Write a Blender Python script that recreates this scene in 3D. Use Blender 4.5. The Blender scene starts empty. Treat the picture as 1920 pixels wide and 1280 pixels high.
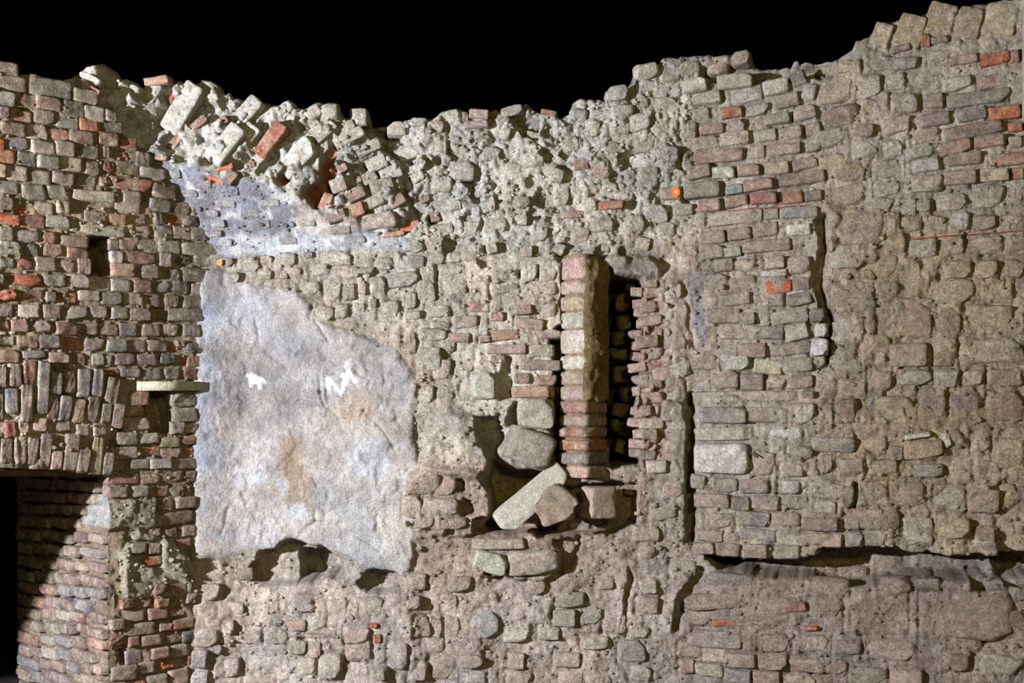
import bpy, math, random
import numpy as np

# ------------------------------------------------------------------ camera, world, lights
scene = bpy.context.scene
COL = scene.collection
F = 2333.0            # focal length in pixels of the 1920x1280 frame
HZ = 740.0            # picture row of the horizon
ZC = 1.75             # eye height
cam_d = bpy.data.cameras.new('camera')
cam = bpy.data.objects.new('camera', cam_d); COL.objects.link(cam)
cam.location = (0, 0, ZC); cam.rotation_euler = (math.pi / 2, 0, 0)
cam_d.sensor_width = 36.0; cam_d.lens = F / 1920 * 36.0
cam_d.shift_y = (HZ - 640) / 1920
cam_d.clip_end = 100
scene.camera = cam

world = bpy.data.worlds.new('night'); scene.world = world; world.use_nodes = True
world.node_tree.nodes['Background'].inputs[0].default_value = (0, 0, 0, 1)
world.node_tree.nodes['Background'].inputs[1].default_value = 0.0

def light(name, kind, loc, target, energy, color, size):
    d = bpy.data.lights.new(name, kind); d.energy = energy; d.color = color
    if kind == 'AREA': d.shape = 'DISK'; d.size = size
    else: d.shadow_soft_size = size
    o = bpy.data.objects.new(name, d); COL.objects.link(o); o.location = loc
    v = [t - l for t, l in zip(target, loc)]
    import mathutils
    o.rotation_euler = mathutils.Vector(v).to_track_quat('-Z', 'Y').to_euler()
    return o
# cool floodlight standing to the left, added warm fills for shadows and left wall
light('floodlight_cool', 'POINT', (-5.33, 2.28, 2.35), (0, 7, 2), 6200, (0.93, 0.945, 1.0), 0.06)
light('fill_warm', 'AREA', (1.6, -1.5, 3.6), (0.3, 7, 1.8), 165, (1.0, 0.82, 0.22), 0.7)
sp_ = light('fill_amber', 'SPOT', (-0.3, 1.4, 3.5), (-2.6, 6.2, 2.1), 150, (1.0, 0.88, 0.68), 0.08)
sp_.data.spot_size = math.radians(50); sp_.data.spot_blend = 0.7

scene.view_settings.view_transform = 'Standard'
try: scene.view_settings.look = 'None'
except Exception: pass
scene.view_settings.gamma = 1.0
scene.view_settings.use_curve_mapping = False
scene.view_settings.exposure = 0.0

# ------------------------------------------------------------------ small tools
R = random.Random(7)
def lin(c):
    return tuple(((v / 255) / 12.92 if v / 255 <= 0.04045 else ((v / 255 + 0.055) / 1.055) ** 2.4) for v in c)
PAL = {'g': (156, 149, 138), 'l': (186, 181, 171), 'w': (202, 201, 196), 'b': (114, 115, 120), 'd': (98, 90, 88),
       'p': (130, 112, 108), 'r': (146, 90, 74), 'o': (178, 88, 48), 'k': (164, 142, 131), 't': (152, 138, 112),
       'm': (120, 99, 84), 'n': (154, 151, 141), 'x': (70, 50, 36)}

_lat = {}
def lattice(seed):
    if seed not in _lat:
        _lat[seed] = np.random.RandomState(seed).rand(256, 256)
    return _lat[seed]
def vnoise(x, y, s, seed):
    g = lattice(seed); x = np.asarray(x, float) / s + 37.3; y = np.asarray(y, float) / s + 91.7
    xi = np.floor(x).astype(int); yi = np.floor(y).astype(int); fx = x - xi; fy = y - yi
    fx = fx * fx * fx * (fx * (fx * 6 - 15) + 10); fy = fy * fy * fy * (fy * (fy * 6 - 15) + 10)
    a = g[xi & 255, yi & 255]; b = g[(xi + 1) & 255, yi & 255]; c = g[xi & 255, (yi + 1) & 255]; d = g[(xi + 1) & 255, (yi + 1) & 255]
    return (a + (b - a) * fx) * (1 - fy) + (c + (d - c) * fx) * fy - 0.5
def fbm(x, y, s, seed, octs=4, gain=0.55):
    t = 0; a = 1.0
    for i in range(octs):
        t = t + a * vnoise(x, y, s, seed + i); s *= 0.5; a *= gain
    return t
def worley(x, y, s, seed):
    rs = np.random.RandomState(seed); jx = rs.rand(128, 128); jy = rs.rand(128, 128); hh = rs.rand(128, 128)
    x = x / s + 40; y = y / s + 40; xi = np.floor(x).astype(int); yi = np.floor(y).astype(int)
    f1 = np.full(x.shape, 9.0); f2 = np.full(x.shape, 9.0); ch = np.zeros(x.shape)
    for i in (-1, 0, 1):
        for j in (-1, 0, 1):
            a = (xi + i) & 127; b = (yi + j) & 127
            d = np.hypot(xi + i + jx[a, b] - x, yi + j + jy[a, b] - y)
            n1 = d < f1
            f2 = np.where(n1, f1, np.minimum(f2, d)); ch = np.where(n1, hh[a, b], ch); f1 = np.where(n1, d, f1)
    return f1, f2, ch
def smooth(t):
    t = np.clip(t, 0, 1); return t * t * (3 - 2 * t)
def sdf(px, py, pts):
    """signed distance to a polygon, positive inside"""
    pts = np.asarray(pts, float); n = len(pts); best = np.full(px.shape, 1e9); ins = np.zeros(px.shape, bool)
    for i in range(n):
        ax, ay = pts[i]; bx, by = pts[(i + 1) % n]; ex, ey = bx - ax, by - ay
        t = np.clip(((px - ax) * ex + (py - ay) * ey) / (ex * ex + ey * ey + 1e-9), 0, 1)
        best = np.minimum(best, np.hypot(px - ax - t * ex, py - ay - t * ey))
        c = (ay > py) != (by > py)
        ins ^= c & (px < (bx - ax) * (py - ay) / (by - ay + 1e-12) + ax)
    return np.where(ins, best, -best)
def curve(pts):
    xs = [p[0] for p in pts]; ys = [p[1] for p in pts]
    return lambda v: np.interp(v, xs, ys)

# ------------------------------------------------------------------ wall planes (real places in the room)
class Plane:
    def __init__(s, origin, ang):
        s.o = np.array([origin[0], origin[1], 0.0]); a = math.radians(ang)
        s.u = np.array([math.cos(a), math.sin(a), 0.0]); s.n = np.array([math.sin(a), -math.cos(a), 0.0])
    def hit(s, px, py):
        rx = (np.asarray(px, float) - 960) / F; rz = (HZ - np.asarray(py, float)) / F
        t = (s.o[0] * s.n[0] + s.o[1] * s.n[1]) / (rx * s.n[0] + s.n[1])
        return np.stack([rx * t, t, ZC + rz * t], -1)
XR0 = 1300.0
PB = Plane(((410 - 960) / F * 7, 7.0), 0)
PL = Plane(((410 - 960) / F * 7, 7.0), 42)
PR = Plane(((XR0 - 960) / F * 7, 7.0), -15)
_e = PL.hit(203.0, 1000.0)
PJ = Plane((_e[0], _e[1]), 42 - 90); PJ.u = -PJ.u * -1
# the jamb runs from the wall face back into the wall
PJ.u = np.array([math.sin(math.radians(42)), -math.cos(math.radians(42)), 0.0]); PJ.n = np.array([-math.cos(math.radians(42)), -math.sin(math.radians(42)), 0.0])

# ------------------------------------------------------------------ materials
def nd(nt, t, **k):
    n = nt.nodes.new(t)
    for a, v in k.items():
        if a in ('op',): n.operation = v
        elif a == 'blend': n.blend_type = v
        else: n.inputs[a].default_value = v
    return n
def rock_material(name, source, bumps, var=(0.55, 1.35), dust=None, dustamt=0.0, rough=0.93, speck=0.35):
    m = bpy.data.materials.new(name); m.use_nodes = True; nt = m.node_tree; L = nt.links
    bs = nt.nodes['Principled BSDF']; bs.inputs['Roughness'].default_value = rough
    bs.inputs['Specular IOR Level'].default_value = 0.18
    geo = nt.nodes.new('ShaderNodeNewGeometry'); pos = geo.outputs['Position']
    if source == 'object':
        oi = nt.nodes.new('ShaderNodeObjectInfo'); base = oi.outputs['Color']
    elif source == 'attr':
        at = nt.nodes.new('ShaderNodeAttribute'); at.attribute_name = 'Col'; base = at.outputs['Color']
    else:
        rgb = nt.nodes.new('ShaderNodeRGB'); rgb.outputs[0].default_value = (*lin(source), 1); base = rgb.outputs[0]
    def noise(scale, detail=5, rgh=0.62, dist=0.0):
        n = nd(nt, 'ShaderNodeTexNoise', Scale=scale, Detail=detail, Roughness=rgh, Distortion=dist); L.new(pos, n.inputs['Vector']); return n.outputs['Fac']
    def rng(sock, a, b, c, d):
        n = nd(nt, 'ShaderNodeMapRange'); L.new(sock, n.inputs[0])
        for i, v in enumerate((a, b, c, d)): n.inputs[i + 1].default_value = v
        return n.outputs[0]
    def mul(a, b):
        n = nd(nt, 'ShaderNodeMix'); n.data_type = 'RGBA'; n.blend_type = 'MULTIPLY'; n.inputs[0].default_value = 1.0
        L.new(a, n.inputs[6]); L.new(b, n.inputs[7]); return n.outputs[2]
    def mix(f, a, b):
        n = nd(nt, 'ShaderNodeMix'); n.data_type = 'RGBA'
        L.new(f, n.inputs[0]); L.new(a, n.inputs[6])
        if hasattr(b, 'links'): L.new(b, n.inputs[7])
        else: n.inputs[7].default_value = b
        return n.outputs[2]
    n1 = noise(24, 7, 0.68, 0.4); n2 = noise(9, 4, 0.6); n3 = noise(85, 4, 0.7); n4 = noise(150, 3, 0.7)
    c = base
    if dust is not None:
        f = rng(n2, 0.42, 0.66, 0.0, dustamt); c = mix(f, c, (*lin(dust), 1))
        f = rng(noise(30, 6, 0.7), 0.52, 0.66, 0.0, dustamt * 0.9); c = mix(f, c, (*lin(dust), 1))
    c = mul(c, rng(n1, 0.30, 0.70, var[0], var[1]))
    c = mul(c, rng(n3, 0.30, 0.70, 1 - speck, 1 + speck))
    # dark pores
    c = mul(c, rng(n4, 0.33, 0.42, 1 - speck, 1.0))
    if source == 'attr':
        c = mix(at.outputs['Alpha'], mul(base, rng(noise(14, 6, .7), .3, .7, .48, .74)), c)
    L.new(c, bs.inputs['Base Color'])
    prev = None
    for scale, dist, kind in bumps:
        if kind == 'n': h = noise(scale, 5, 0.65, 0.3)
        else:
            v = nd(nt, 'ShaderNodeTexVoronoi', Scale=scale); L.new(pos, v.inputs['Vector']); h = v.outputs['Distance']
        b = nd(nt, 'ShaderNodeBump', Strength=1.0, Distance=dist); L.new(h, b.inputs['Height'])
        if source == 'attr': L.new(at.outputs['Alpha'], b.inputs['Strength'])
        if prev: L.new(prev, b.inputs['Normal'])
        prev = b.outputs['Normal']
    if prev: L.new(prev, bs.inputs['Normal'])
    return m
M_brick = rock_material('brick_clay', 'object', [(30, 0.020, 'n'), (95, 0.016, 'n'), (170, 0.006, 'n')], (0.55, 1.4), (160, 150, 134), 0.7, speck=0.40)
M_stone = rock_material('field_stone', 'object', [(22, 0.030, 'n'), (75, 0.022, 'n'), (150, 0.008, 'n')], (0.58, 1.35), (168, 158, 144), 0.35, speck=0.42)
M_mortar = rock_material('lime_mortar', 'attr', [(26, 0.030, 'n'), (80, 0.024, 'n'), (160, 0.009, 'n')], (0.62, 1.32), None, 0, speck=0.40)
M_plain = rock_material('loose_stone_face', 'object', [(40, 0.010, 'n'), (130, 0.005, 'n')], (0.75, 1.2), (150, 145, 134), 0.3, speck=0.3)
M_wood = rock_material('old_timber', (70, 55, 42), [(60, 0.006, 'n')], (0.6, 1.3))
M_shade = rock_material('masonry_painted_shade', (24, 20, 17), [(30, 0.01, 'n')], (0.6, 1.3))  # near-black colour stands in for the unlit depth of the passage
M_earth = rock_material('trodden_earth', (96, 84, 68), [(18, 0.02, 'n'), (90, 0.008, 'n')], (0.6, 1.3))
def flat_mat(name, c, rough=0.6):
    m = bpy.data.materials.new(name); m.use_nodes = True; b = m.node_tree.nodes['Principled BSDF']
    b.inputs['Base Color'].default_value = (*lin(c), 1); b.inputs['Roughness'].default_value = rough; return m
M_orange = flat_mat('orange_plastic', (255, 98, 18)); M_pin = flat_mat('grey_pin', (170, 160, 150)); M_red = flat_mat('red_chalk', (168, 70, 62), 0.95)
M_iron = flat_mat('rusty_iron', (60, 42, 34), 0.8)

def mesh_obj(name, verts, faces, mat, parent=None, colors=None, smooth_=True, grain=None):
    """faces: (n,4) or (n,3) int array"""
    verts = np.ascontiguousarray(verts, dtype=np.float32); faces = np.ascontiguousarray(faces, dtype=np.int32); k = faces.shape[1]
    me = bpy.data.meshes.new(name)
    me.vertices.add(len(verts)); me.vertices.foreach_set('co', verts.ravel())
    me.loops.add(faces.size); me.loops.foreach_set('vertex_index', faces.ravel())
    me.polygons.add(len(faces)); me.polygons.foreach_set('loop_start', np.arange(0, faces.size, k, dtype=np.int32))
    me.polygons.foreach_set('loop_total', np.full(len(faces), k, dtype=np.int32))
    if smooth_: me.polygons.foreach_set('use_smooth', np.ones(len(faces), bool))
    me.update(calc_edges=True)
    if colors is not None:
        at = me.color_attributes.new('Col', 'FLOAT_COLOR', 'POINT')
        at.data.foreach_set('color', np.ascontiguousarray(np.c_[colors, np.ones(len(colors)) if grain is None else grain], dtype=np.float32).ravel())
    me.materials.append(mat)
    o = bpy.data.objects.new(name, me); COL.objects.link(o)
    if parent: o.parent = parent
    return o
def grid_faces(nr, nc):
    i = np.arange(nr * nc).reshape(nr, nc)
    return np.stack([i[:-1, :-1], i[1:, :-1], i[1:, 1:], i[:-1, 1:]], -1).reshape(-1, 4)

# ------------------------------------------------------------------ relief of the walls (metres towards the room)
STEP = 3.0
GX = np.arange(150, 2480, STEP); GY = np.arange(-20, 1345, STEP)
PX, PY = np.meshgrid(GX, GY)
WX = PX + 10 * fbm(PX, PY, 40, 11, 4); WY = PY + 10 * fbm(PX, PY, 40, 21, 4)
def area(pts, feather=6.0, warp=True):
    return smooth((sdf(WX if warp else PX, WY if warp else PY, pts) + feather / 2) / feather)
def lerp(a, b, m): return a + (b - a) * m

H = np.zeros(PX.shape)
C = np.zeros(PX.shape + (3,)); C[:] = lin((166, 156, 144))
def paint(pts, c, feather=20, amt=1.0, warp=True):
    m = (area(pts, feather, warp) * amt)[..., None]
    C[:] = C * (1 - m) + np.array(lin(c)) * m

# -- zones
PLASTER = [(392, 505), (430, 512), (470, 530), (560, 545), (600, 600), (650, 622), (705, 640), (745, 650), (768, 700), (776, 790), (780, 872),
           (762, 900), (772, 960), (782, 1040), (762, 1085), (690, 1062), (640, 1035), (560, 1012), (480, 1030), (380, 1042), (366, 900), (372, 700), (380, 560)]
RUBBLE = [(560, 190), (700, 200), (1060, 180), (1250, 90), (1310, 100), (1290, 260), (1270, 430), (1090, 470), (800, 460), (640, 380)]
SOFFIT = [(235, 240), (262, 262), (335, 318), (400, 328), (440, 338), (500, 350), (545, 372), (600, 398), (680, 425), (765, 446), (755, 458), (600, 466), (480, 478), (405, 484), (380, 440), (300, 330)]
BROKEN = [(180, 190), (228, 160), (410, 160), (640, 200), (690, 230), (750, 300), (790, 420), (765, 446), (680, 425), (600, 398), (545, 372), (500, 350), (440, 338), (335, 318), (262, 262), (235, 240)]
m_pl = area(PLASTER, 14); m_rub = area(RUBBLE, 50); m_sof = area(SOFFIT, 8); m_brk = area(BROKEN, 12)
RIGHT_ROUGH = [(1545, 395), (1690, 400), (1920, 440), (2500, 440), (2500, 1030), (1600, 1020), (1540, 800), (1550, 600)]
m_rr = area(RIGHT_ROUGH, 40)

# -- colours of the mortar and plaster
paint([(740, 1040), (1320, 1000), (1320, 1340), (350, 1340), (350, 1120)], (174, 161, 153), 80)
paint([(1280, 1060), (2500, 1040), (2500, 1345), (1280, 1345)], (148, 134, 126), 60)
paint([(1560, 380), (2500, 380), (2500, 1060), (1540, 1060)], (158, 143, 124), 80)
paint([(1225, 430), (1300, 430), (1320, 560), (1330, 640), (1290, 650), (1230, 560)], (190, 174, 160), 30)
paint([(1290, 500), (1312, 520), (1330, 640), (1312, 660), (1290, 600)], (150, 148, 152), 14)
paint(RUBBLE, (186, 181, 172), 60)
paint([(640, 450), (1060, 450), (1060, 760), (880, 900), (790, 880), (780, 640), (640, 560)], (178, 170, 158), 40)
paint([(860, 480), (1050, 500), (1050, 760), (900, 760), (870, 600)], (196, 186, 172), 30)
paint([(760, 860), (1200, 880), (1250, 1010), (1100, 1100), (820, 1110), (760, 1010)], (164, 147, 134), 40)
paint(BROKEN, (182, 178, 168), 20)
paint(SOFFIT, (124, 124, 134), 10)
paint([(410, 440), (760, 440), (755, 462), (600, 470), (420, 480)], (176, 177, 184), 16)
paint([(560, 380), (700, 415), (640, 440), (560, 430)], (176, 166, 156), 20)
paint(PLASTER, (152, 149, 150), 10)
paint([(560, 760), (770, 760), (778, 1060), (690, 1050), (600, 960), (640, 880)], (168, 165, 163), 60, .9)
paint([(380, 560), (420, 560), (400, 900), (372, 900)], (152, 157, 172), 40, .8)
paint([(370, 880), (560, 900), (620, 1010), (380, 1040)], (166, 160, 158), 40, .7)
paint([(530, 820), (566, 822), (568, 880), (590, 900), (580, 960), (545, 960), (525, 930), (505, 930), (528, 880)], (142, 124, 104), 14, .7)
paint([(640, 730), (690, 735), (700, 780), (650, 790), (625, 770)], (152, 138, 124), 16, .7)
paint([(400, 660), (560, 640), (560, 760), (480, 800), (420, 760)], (122, 120, 121), 70, .8)
for cx, cy, rx, ry in ((448, 890, 16, 22), (485, 888, 14, 20), (558, 958, 20, 18), (420, 1000, 30, 12), (690, 860, 40, 40), (528, 915, 14, 18)):
    paint([(cx + rx * math.cos(a * .785), cy + ry * math.sin(a * .785)) for a in range(8)], (168, 171, 180), 8, .8)

for a, b, w in (((464, 704), (480, 712), 2), ((472, 700), (476, 716), 3), ((478, 706), (492, 712), 3.5), ((468, 714), (484, 716), 4), ((470, 716), (472, 726), 2), ((486, 714), (488, 728), 3), ((492, 710), (498, 718), 2), ((614, 706), (618, 730), 3), ((618, 710), (630, 728), 3), ((628, 722), (641, 738), 2.5), ((641, 736), (646, 716), 3), ((644, 722), (656, 698), 5), ((648, 690), (650, 678), 2), ((652, 694), (668, 716), 3.5), ((648, 706), (640, 702), 3)):
    d = np.array(b) - np.array(a); nn = np.array([-d[1], d[0]]) / np.hypot(*d) * w
    paint([tuple(a + nn), tuple(b + nn), tuple(b - nn), tuple(a - nn)], (240, 240, 242), 2.5, 1, False)
CRACKS = [[(600, 706), (602, 740), (612, 762), (640, 786)], [(662, 690), (680, 702), (690, 706)], [(612, 672), (626, 676)], [(480, 600), (486, 640)], [(716, 700), (722, 716), (716, 722)], [(560, 1000), (590, 975), (592, 950)],
          [(640, 990), (665, 1000), (690, 1016), (716, 1034)], [(420, 1000), (428, 960), (436, 950)], [(700, 790), (730, 820), (738, 840)], [(776, 780), (784, 820), (782, 872)], [(590, 600), (620, 640)], [(500, 660), (540, 690)]]
m_crack = np.zeros(PX.shape)
for pl in CRACKS:
    for a, b in zip(pl, pl[1:]):
        a = np.array(a, float); b = np.array(b, float); nn = np.array([-(b - a)[1], (b - a)[0]]) / np.hypot(*(b - a)) * 1.2
        m_crack = np.maximum(m_crack, smooth((sdf(PX + .5 * (WX - PX), PY + .5 * (WY - PY), [tuple(a + nn), tuple(b + nn), tuple(b - nn), tuple(a - nn)]) + 2.0) / 2.5))
# streaky colour variety of the base itself
v = 1 + 0.42 * fbm(PX, PY, 46, 51, 5); C *= v[..., None]
t = 0.10 * fbm(PX, PY, 70, 61, 3); C[..., 0] *= 1 + t; C[..., 2] *= 1 - t
m = smooth((fbm(PX, PY, 30, 71, 5) - 0.12) / 0.2) * (m_sof * .9 + m_brk * .5 + .12 * (1 - m_pl))
C[:] = lerp(C, np.array(lin((204, 204, 204))), (m * .6)[..., None])
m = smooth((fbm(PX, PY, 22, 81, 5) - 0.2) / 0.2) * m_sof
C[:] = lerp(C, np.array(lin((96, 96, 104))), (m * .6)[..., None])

# -- large relief
amp = 0.020 * (1 - m_pl) * (1 - .75 * m_sof) + 0.004
H += amp * 1.5 * fbm(PX, PY, 60, 31, 6, .6)
f1, f2, ch = worley(WX, WY, 34, 5)
stone_r = smooth((f2 - f1) / 0.35) * (0.35 + ch)
H += m_rub * (0.013 * (stone_r - .5))
rdg = 2.6 * np.abs(fbm(PX, PY, 64, 131, 4, .45)) - .35; H += m_rub * .030 * np.clip(rdg, -.5, .8)
H += (1 - m_pl) * (1 - m_sof) * .007 * fbm(PX, PY, 14, 141, 3, .7)
f1b, f2b, chb = worley(PX + 3 * fbm(PX, PY, 20, 12, 2), PY + 3 * fbm(PX, PY, 20, 22, 2), 17, 6)
H += (m_rub * .006 + .005 * (1 - m_pl) * (1 - m_sof) + .006 * m_brk) * (smooth((f2b - f1b) / .4) * (.4 + chb) - .5)
f1c, f2c, chc = worley(WX * .8, WY * 1.15, 40, 15)
H += m_rr * 0.020 * (smooth((f2c - f1c) / .3) * (.5 + .5 * chc) - .5)
H += .088 * (1 - smooth((PX - 368) / 95)) * (PY > 478)
H += m_pl * (0.012 + 0.004 * fbm(PX, PY, 18, 41, 4))
# scalloped plaster layers
H += m_pl * 0.009 * smooth((fbm(PX, PY, 90, 45, 5) - 0.05) / 0.03)
H += m_pl * 0.006 * smooth((fbm(PX, PY, 40, 47, 5) - 0.10) / 0.03)
H -= .014 * m_crack
# vault springing out of the wall
edge = curve([(150, 200), (235, 240), (262, 262), (335, 318), (400, 328), (440, 338), (500, 350), (545, 372), (600, 398), (680, 425), (765, 446), (800, 452), (2500, 452)])
spring = curve([(150, 484), (405, 480), (480, 474), (600, 462), (760, 455), (2500, 455)])
eb = edge(PX + 6 * fbm(PX, PY, 20, 91, 3)); sp = spring(PX)
s = np.clip((sp - np.maximum(PY, eb)) / 228.0, 0, 1.3)
hv = 0.36 * (0.30 * s + 0.70 * s ** 1.4)
above = np.clip((eb - PY), 0, 400)
fade = smooth((800 - PX) / 140.0)
hv = hv * 1.0 - above * 0.00035
H += np.where(PX < 820, hv * np.where(PX < 640, 1, fade) * (PY < sp + 2), 0)
# broken face: tilted courses fanning out
ang = np.radians(np.interp(PX, [180, 330, 520, 640, 780], [66, 60, 52, 32, 22]))
cc = (PX * np.sin(ang) + PY * np.cos(ang)); dd = PX * np.cos(ang) - PY * np.sin(ang)
st = vnoise(cc, dd * .35, 24, 101) + .6 * vnoise(cc, dd * .3, 12, 103)
XRL = curve([(182, 182), (205, 196), (228, 214), (250, 234), (262, 246), (285, 272), (320, 302), (350, 327), (385, 350), (405, 374), (430, 387), (460, 404), (478, 411)])
H += .022 * (1 - smooth((PX - XRL(PY)) / 45)) * (PY < 480) * (PY > 240)
f1d, f2d, chd = worley(WX, WY, 38, 77)
H += area([(170, 190), (200, 165), (232, 155), (290, 175), (290, 215), (246, 250), (232, 236)], 20) * (.08 * (smooth((f2d - f1d) / .5) * (.5 + .5 * chd)) + .03)
H += m_brk * (.085 * st * np.interp(PX, [150, 620, 780], [1, 1, .5]) + .02 * fbm(PX, PY, 20, 105, 4))
H += m_sof * .006 * vnoise(PX * .3, PY, 9, 111)

CAV = [  # hollows and bosses: polygon, metres, feather
    ([(1150, 512), (1206, 520), (1208, 600), (1200, 680), (1192, 760), (1204, 830), (1195, 868), (1146, 876), (1138, 700), (1142, 560)], -.5, 8),
    ([(1200, 530), (1232, 540), (1255, 640), (1250, 860), (1200, 870), (1196, 700)], -.055, 30),
    ([(1040, 610), (1052, 600), (1050, 870), (1036, 872), (1034, 760)], -.22, 6),
    ([(1052, 500), (1062, 480), (1060, 560), (1054, 620), (1048, 600)], -.08, 6),
    ([(1060, 480), (1150, 500), (1150, 520), (1145, 872), (1050, 872), (1056, 600)], -.14, 8),
    ([(1130, 478), (1215, 482), (1240, 500), (1230, 522), (1140, 518)], .05, 14),
    ([(926, 862), (960, 888), (1046, 884), (1062, 912), (1190, 908), (1196, 985), (1130, 1002), (905, 1000), (925, 960), (917, 905)], -.16, 8),
    ([(890, 788), (930, 784), (946, 818), (930, 850), (965, 880), (1030, 890), (930, 965), (918, 905), (925, 870), (900, 830)], -.12, 8),
    ([(966, 752), (986, 768), (972, 802), (948, 796), (955, 770)], -.09, 6),
    ([(948, 672), (962, 676), (962, 742), (934, 752), (934, 705)], -.07, 6),
    ([(1040, 640), (1044, 600), (1052, 560), (1040, 560), (1000, 590), (1020, 660)], -.02, 10),
    ([(764, 892), (800, 874), (900, 880), (918, 920), (926, 992), (870, 1004), (790, 992), (768, 962)], .085, 14),
    ([(840, 776), (895, 790), (925, 852), (915, 890), (840, 886), (786, 874), (800, 820)], .07, 20),
    ([(838, 896), (864, 894), (868, 918), (842, 922)], -.08, 5), ([(864, 930), (884, 936), (892, 958), (866, 964)], -.08, 5),
    ([(772, 920), (790, 924), (790, 932), (776, 932)], -.04, 4), ([(764, 983), (790, 985), (788, 992), (766, 990)], -.05, 4),
    ([(886, 970), (925, 968), (928, 992), (890, 998)], -.09, 5), ([(834, 990), (852, 988), (854, 998), (836, 1000)], -.06, 4),
    ([(868, 1008), (960, 1004), (1080, 1000), (1072, 1058), (1000, 1092), (900, 1078), (876, 1040)], .065, 10),
    ([(900, 1062), (960, 1050), (1010, 1050), (960, 1076), (920, 1078)], -.05, 8),
    ([(1040, 1010), (1088, 1004), (1076, 1060), (1048, 1078), (1056, 1040)], -.06, 8),
    ([(1290, 740), (1302, 738), (1302, 1022), (1285, 1020), (1284, 920)], -.13, 7),
    ([(1286, 560), (1296, 620), (1306, 650), (1300, 655), (1288, 620)], -.03, 6),
    ([(1524, 418), (1548, 400), (1546, 470), (1546, 540), (1558, 600), (1552, 690), (1540, 706), (1541, 640), (1532, 560), (1526, 520), (1534, 470)], -.09, 6),
    ([(1318, 1042), (1400, 1052), (1500, 1048), (1560, 1024), (1700, 1034), (1800, 1042), (2500, 1016), (2500, 1070), (1800, 1084), (1700, 1080), (1620, 1096), (1540, 1086), (1440, 1078), (1350, 1066)], -.30, 6),
    ([(1300, 740), (1560, 760), (2500, 760), (2500, 1030), (1800, 1046), (1560, 1028), (1500, 1050), (1310, 1044)], .03, 8),
    ([(1400, 1078), (2500, 1070), (2500, 1345), (1320, 1345), (1330, 1090)], .06, 50),
    ([(460, 1072), (482, 1042), (540, 1016), (600, 1020), (640, 1050), (640, 1076), (560, 1086), (500, 1096)], -.13, 8),
    ([(556, 1036), (600, 1030), (642, 1048), (646, 1082), (556, 1090)], -.16, 6),
    ([(668, 1086), (700, 1068), (745, 1074), (760, 1096), (750, 1112), (690, 1108)], -.12, 7),
    ([(380, 1050), (412, 1046), (412, 1066), (384, 1068)], -.05, 6),
    ([(350, 1090), (460, 1098), (640, 1090), (700, 1115), (780, 1110), (790, 1345), (350, 1345)], .045, 40),
    ([(692, 236), (732, 238), (790, 288), (768, 302), (728, 282), (700, 268)], -.10, 8),
    ([(748, 286), (772, 286), (778, 350), (756, 362), (746, 350)], -.06, 6), ([(786, 264), (816, 270), (810, 292), (788, 294)], -.06, 6),
    ([(834, 282), (866, 290), (858, 302)], -.05, 5), ([(766, 372), (800, 344), (802, 362), (770, 394)], -.05, 5),
    ([(746, 424), (780, 384), (800, 394), (770, 430), (752, 436)], -.07, 5), ([(984, 206), (1014, 220), (1010, 262), (986, 252), (958, 222)], -.09, 6),
    ([(1160, 290), (1200, 284), (1200, 310), (1164, 316)], -.05, 6), ([(1188, 360), (1200, 376), (1196, 396), (1182, 392)], -.05, 6),
    ([(1262, 285), (1276, 285), (1278, 320), (1266, 318)], -.06, 5), ([(1240, 395), (1262, 400), (1252, 425), (1238, 418)], -.05, 6),
    ([(640, 276), (630, 292), (630, 320), (620, 345), (628, 365), (598, 392), (590, 385), (576, 366), (582, 348), (594, 338), (602, 308), (620, 284)], -.09, 6),
    ([(512, 285), (530, 290), (524, 316), (496, 342), (490, 330), (506, 305)], -.06, 5), ([(556, 322), (546, 320), (530, 345), (534, 356), (548, 344)], -.07, 4),
    ([(330, 268), (346, 262), (352, 278), (336, 292), (322, 286)], -.05, 4), ([(396, 268), (404, 274), (400, 288), (390, 282)], -.05, 4),
    ([(366, 236), (386, 200), (398, 206), (394, 236), (372, 252)], -.06, 5), ([(320, 196), (344, 190), (342, 214), (332, 222)], -.06, 5),
    ([(398, 345), (418, 341), (433, 346), (420, 353), (404, 352)], -.03, 4),
    ([(1310, 130), (1400, 108), (1500, 118), (1560, 112), (1560, 140), (1420, 150), (1310, 150)], -.10, 14),
    ([(1440, 130), (1560, 118), (1520, 148), (1450, 150)], -.06, 8),
    ([(1560, 620), (1620, 560), (1690, 560), (1680, 690), (1580, 700)], .015, 20),
    ([(1550, 390), (1690, 400), (1700, 470), (1600, 500), (1548, 480)], .03, 14),
    ([(1240, 20), (1245, 20), (1242, 24)], 0, 4),
    ([(1175, 1060), (1185, 1090), (1170, 1180), (1166, 1180), (1172, 1110)], -.05, 5), ([(1272, 1110), (1310, 1060), (1322, 1064), (1290, 1120), (1276, 1180), (1264, 1180)], -.08, 6),
    ([(1620, 985), (1636, 960), (1640, 1010), (1622, 1020)], -.0, 5),
    ([(1596, 905), (1606, 906), (1600, 950), (1590, 985), (1580, 985)], -.08, 5),
    ([(1820, 1078), (1850, 1090), (1846, 1116), (1826, 1104)], -.08, 5), ([(1840, 1180), (1866, 1172), (1860, 1200), (1842, 1204)], -.06, 5),
    ([(1838, 1020), (1870, 1016), (1866, 1060), (1880, 1090), (1850, 1080), (1846, 1050)], .17, 8),
]
for pts, d, fe in CAV:
    if d: H += d * area(pts, fe)
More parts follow.
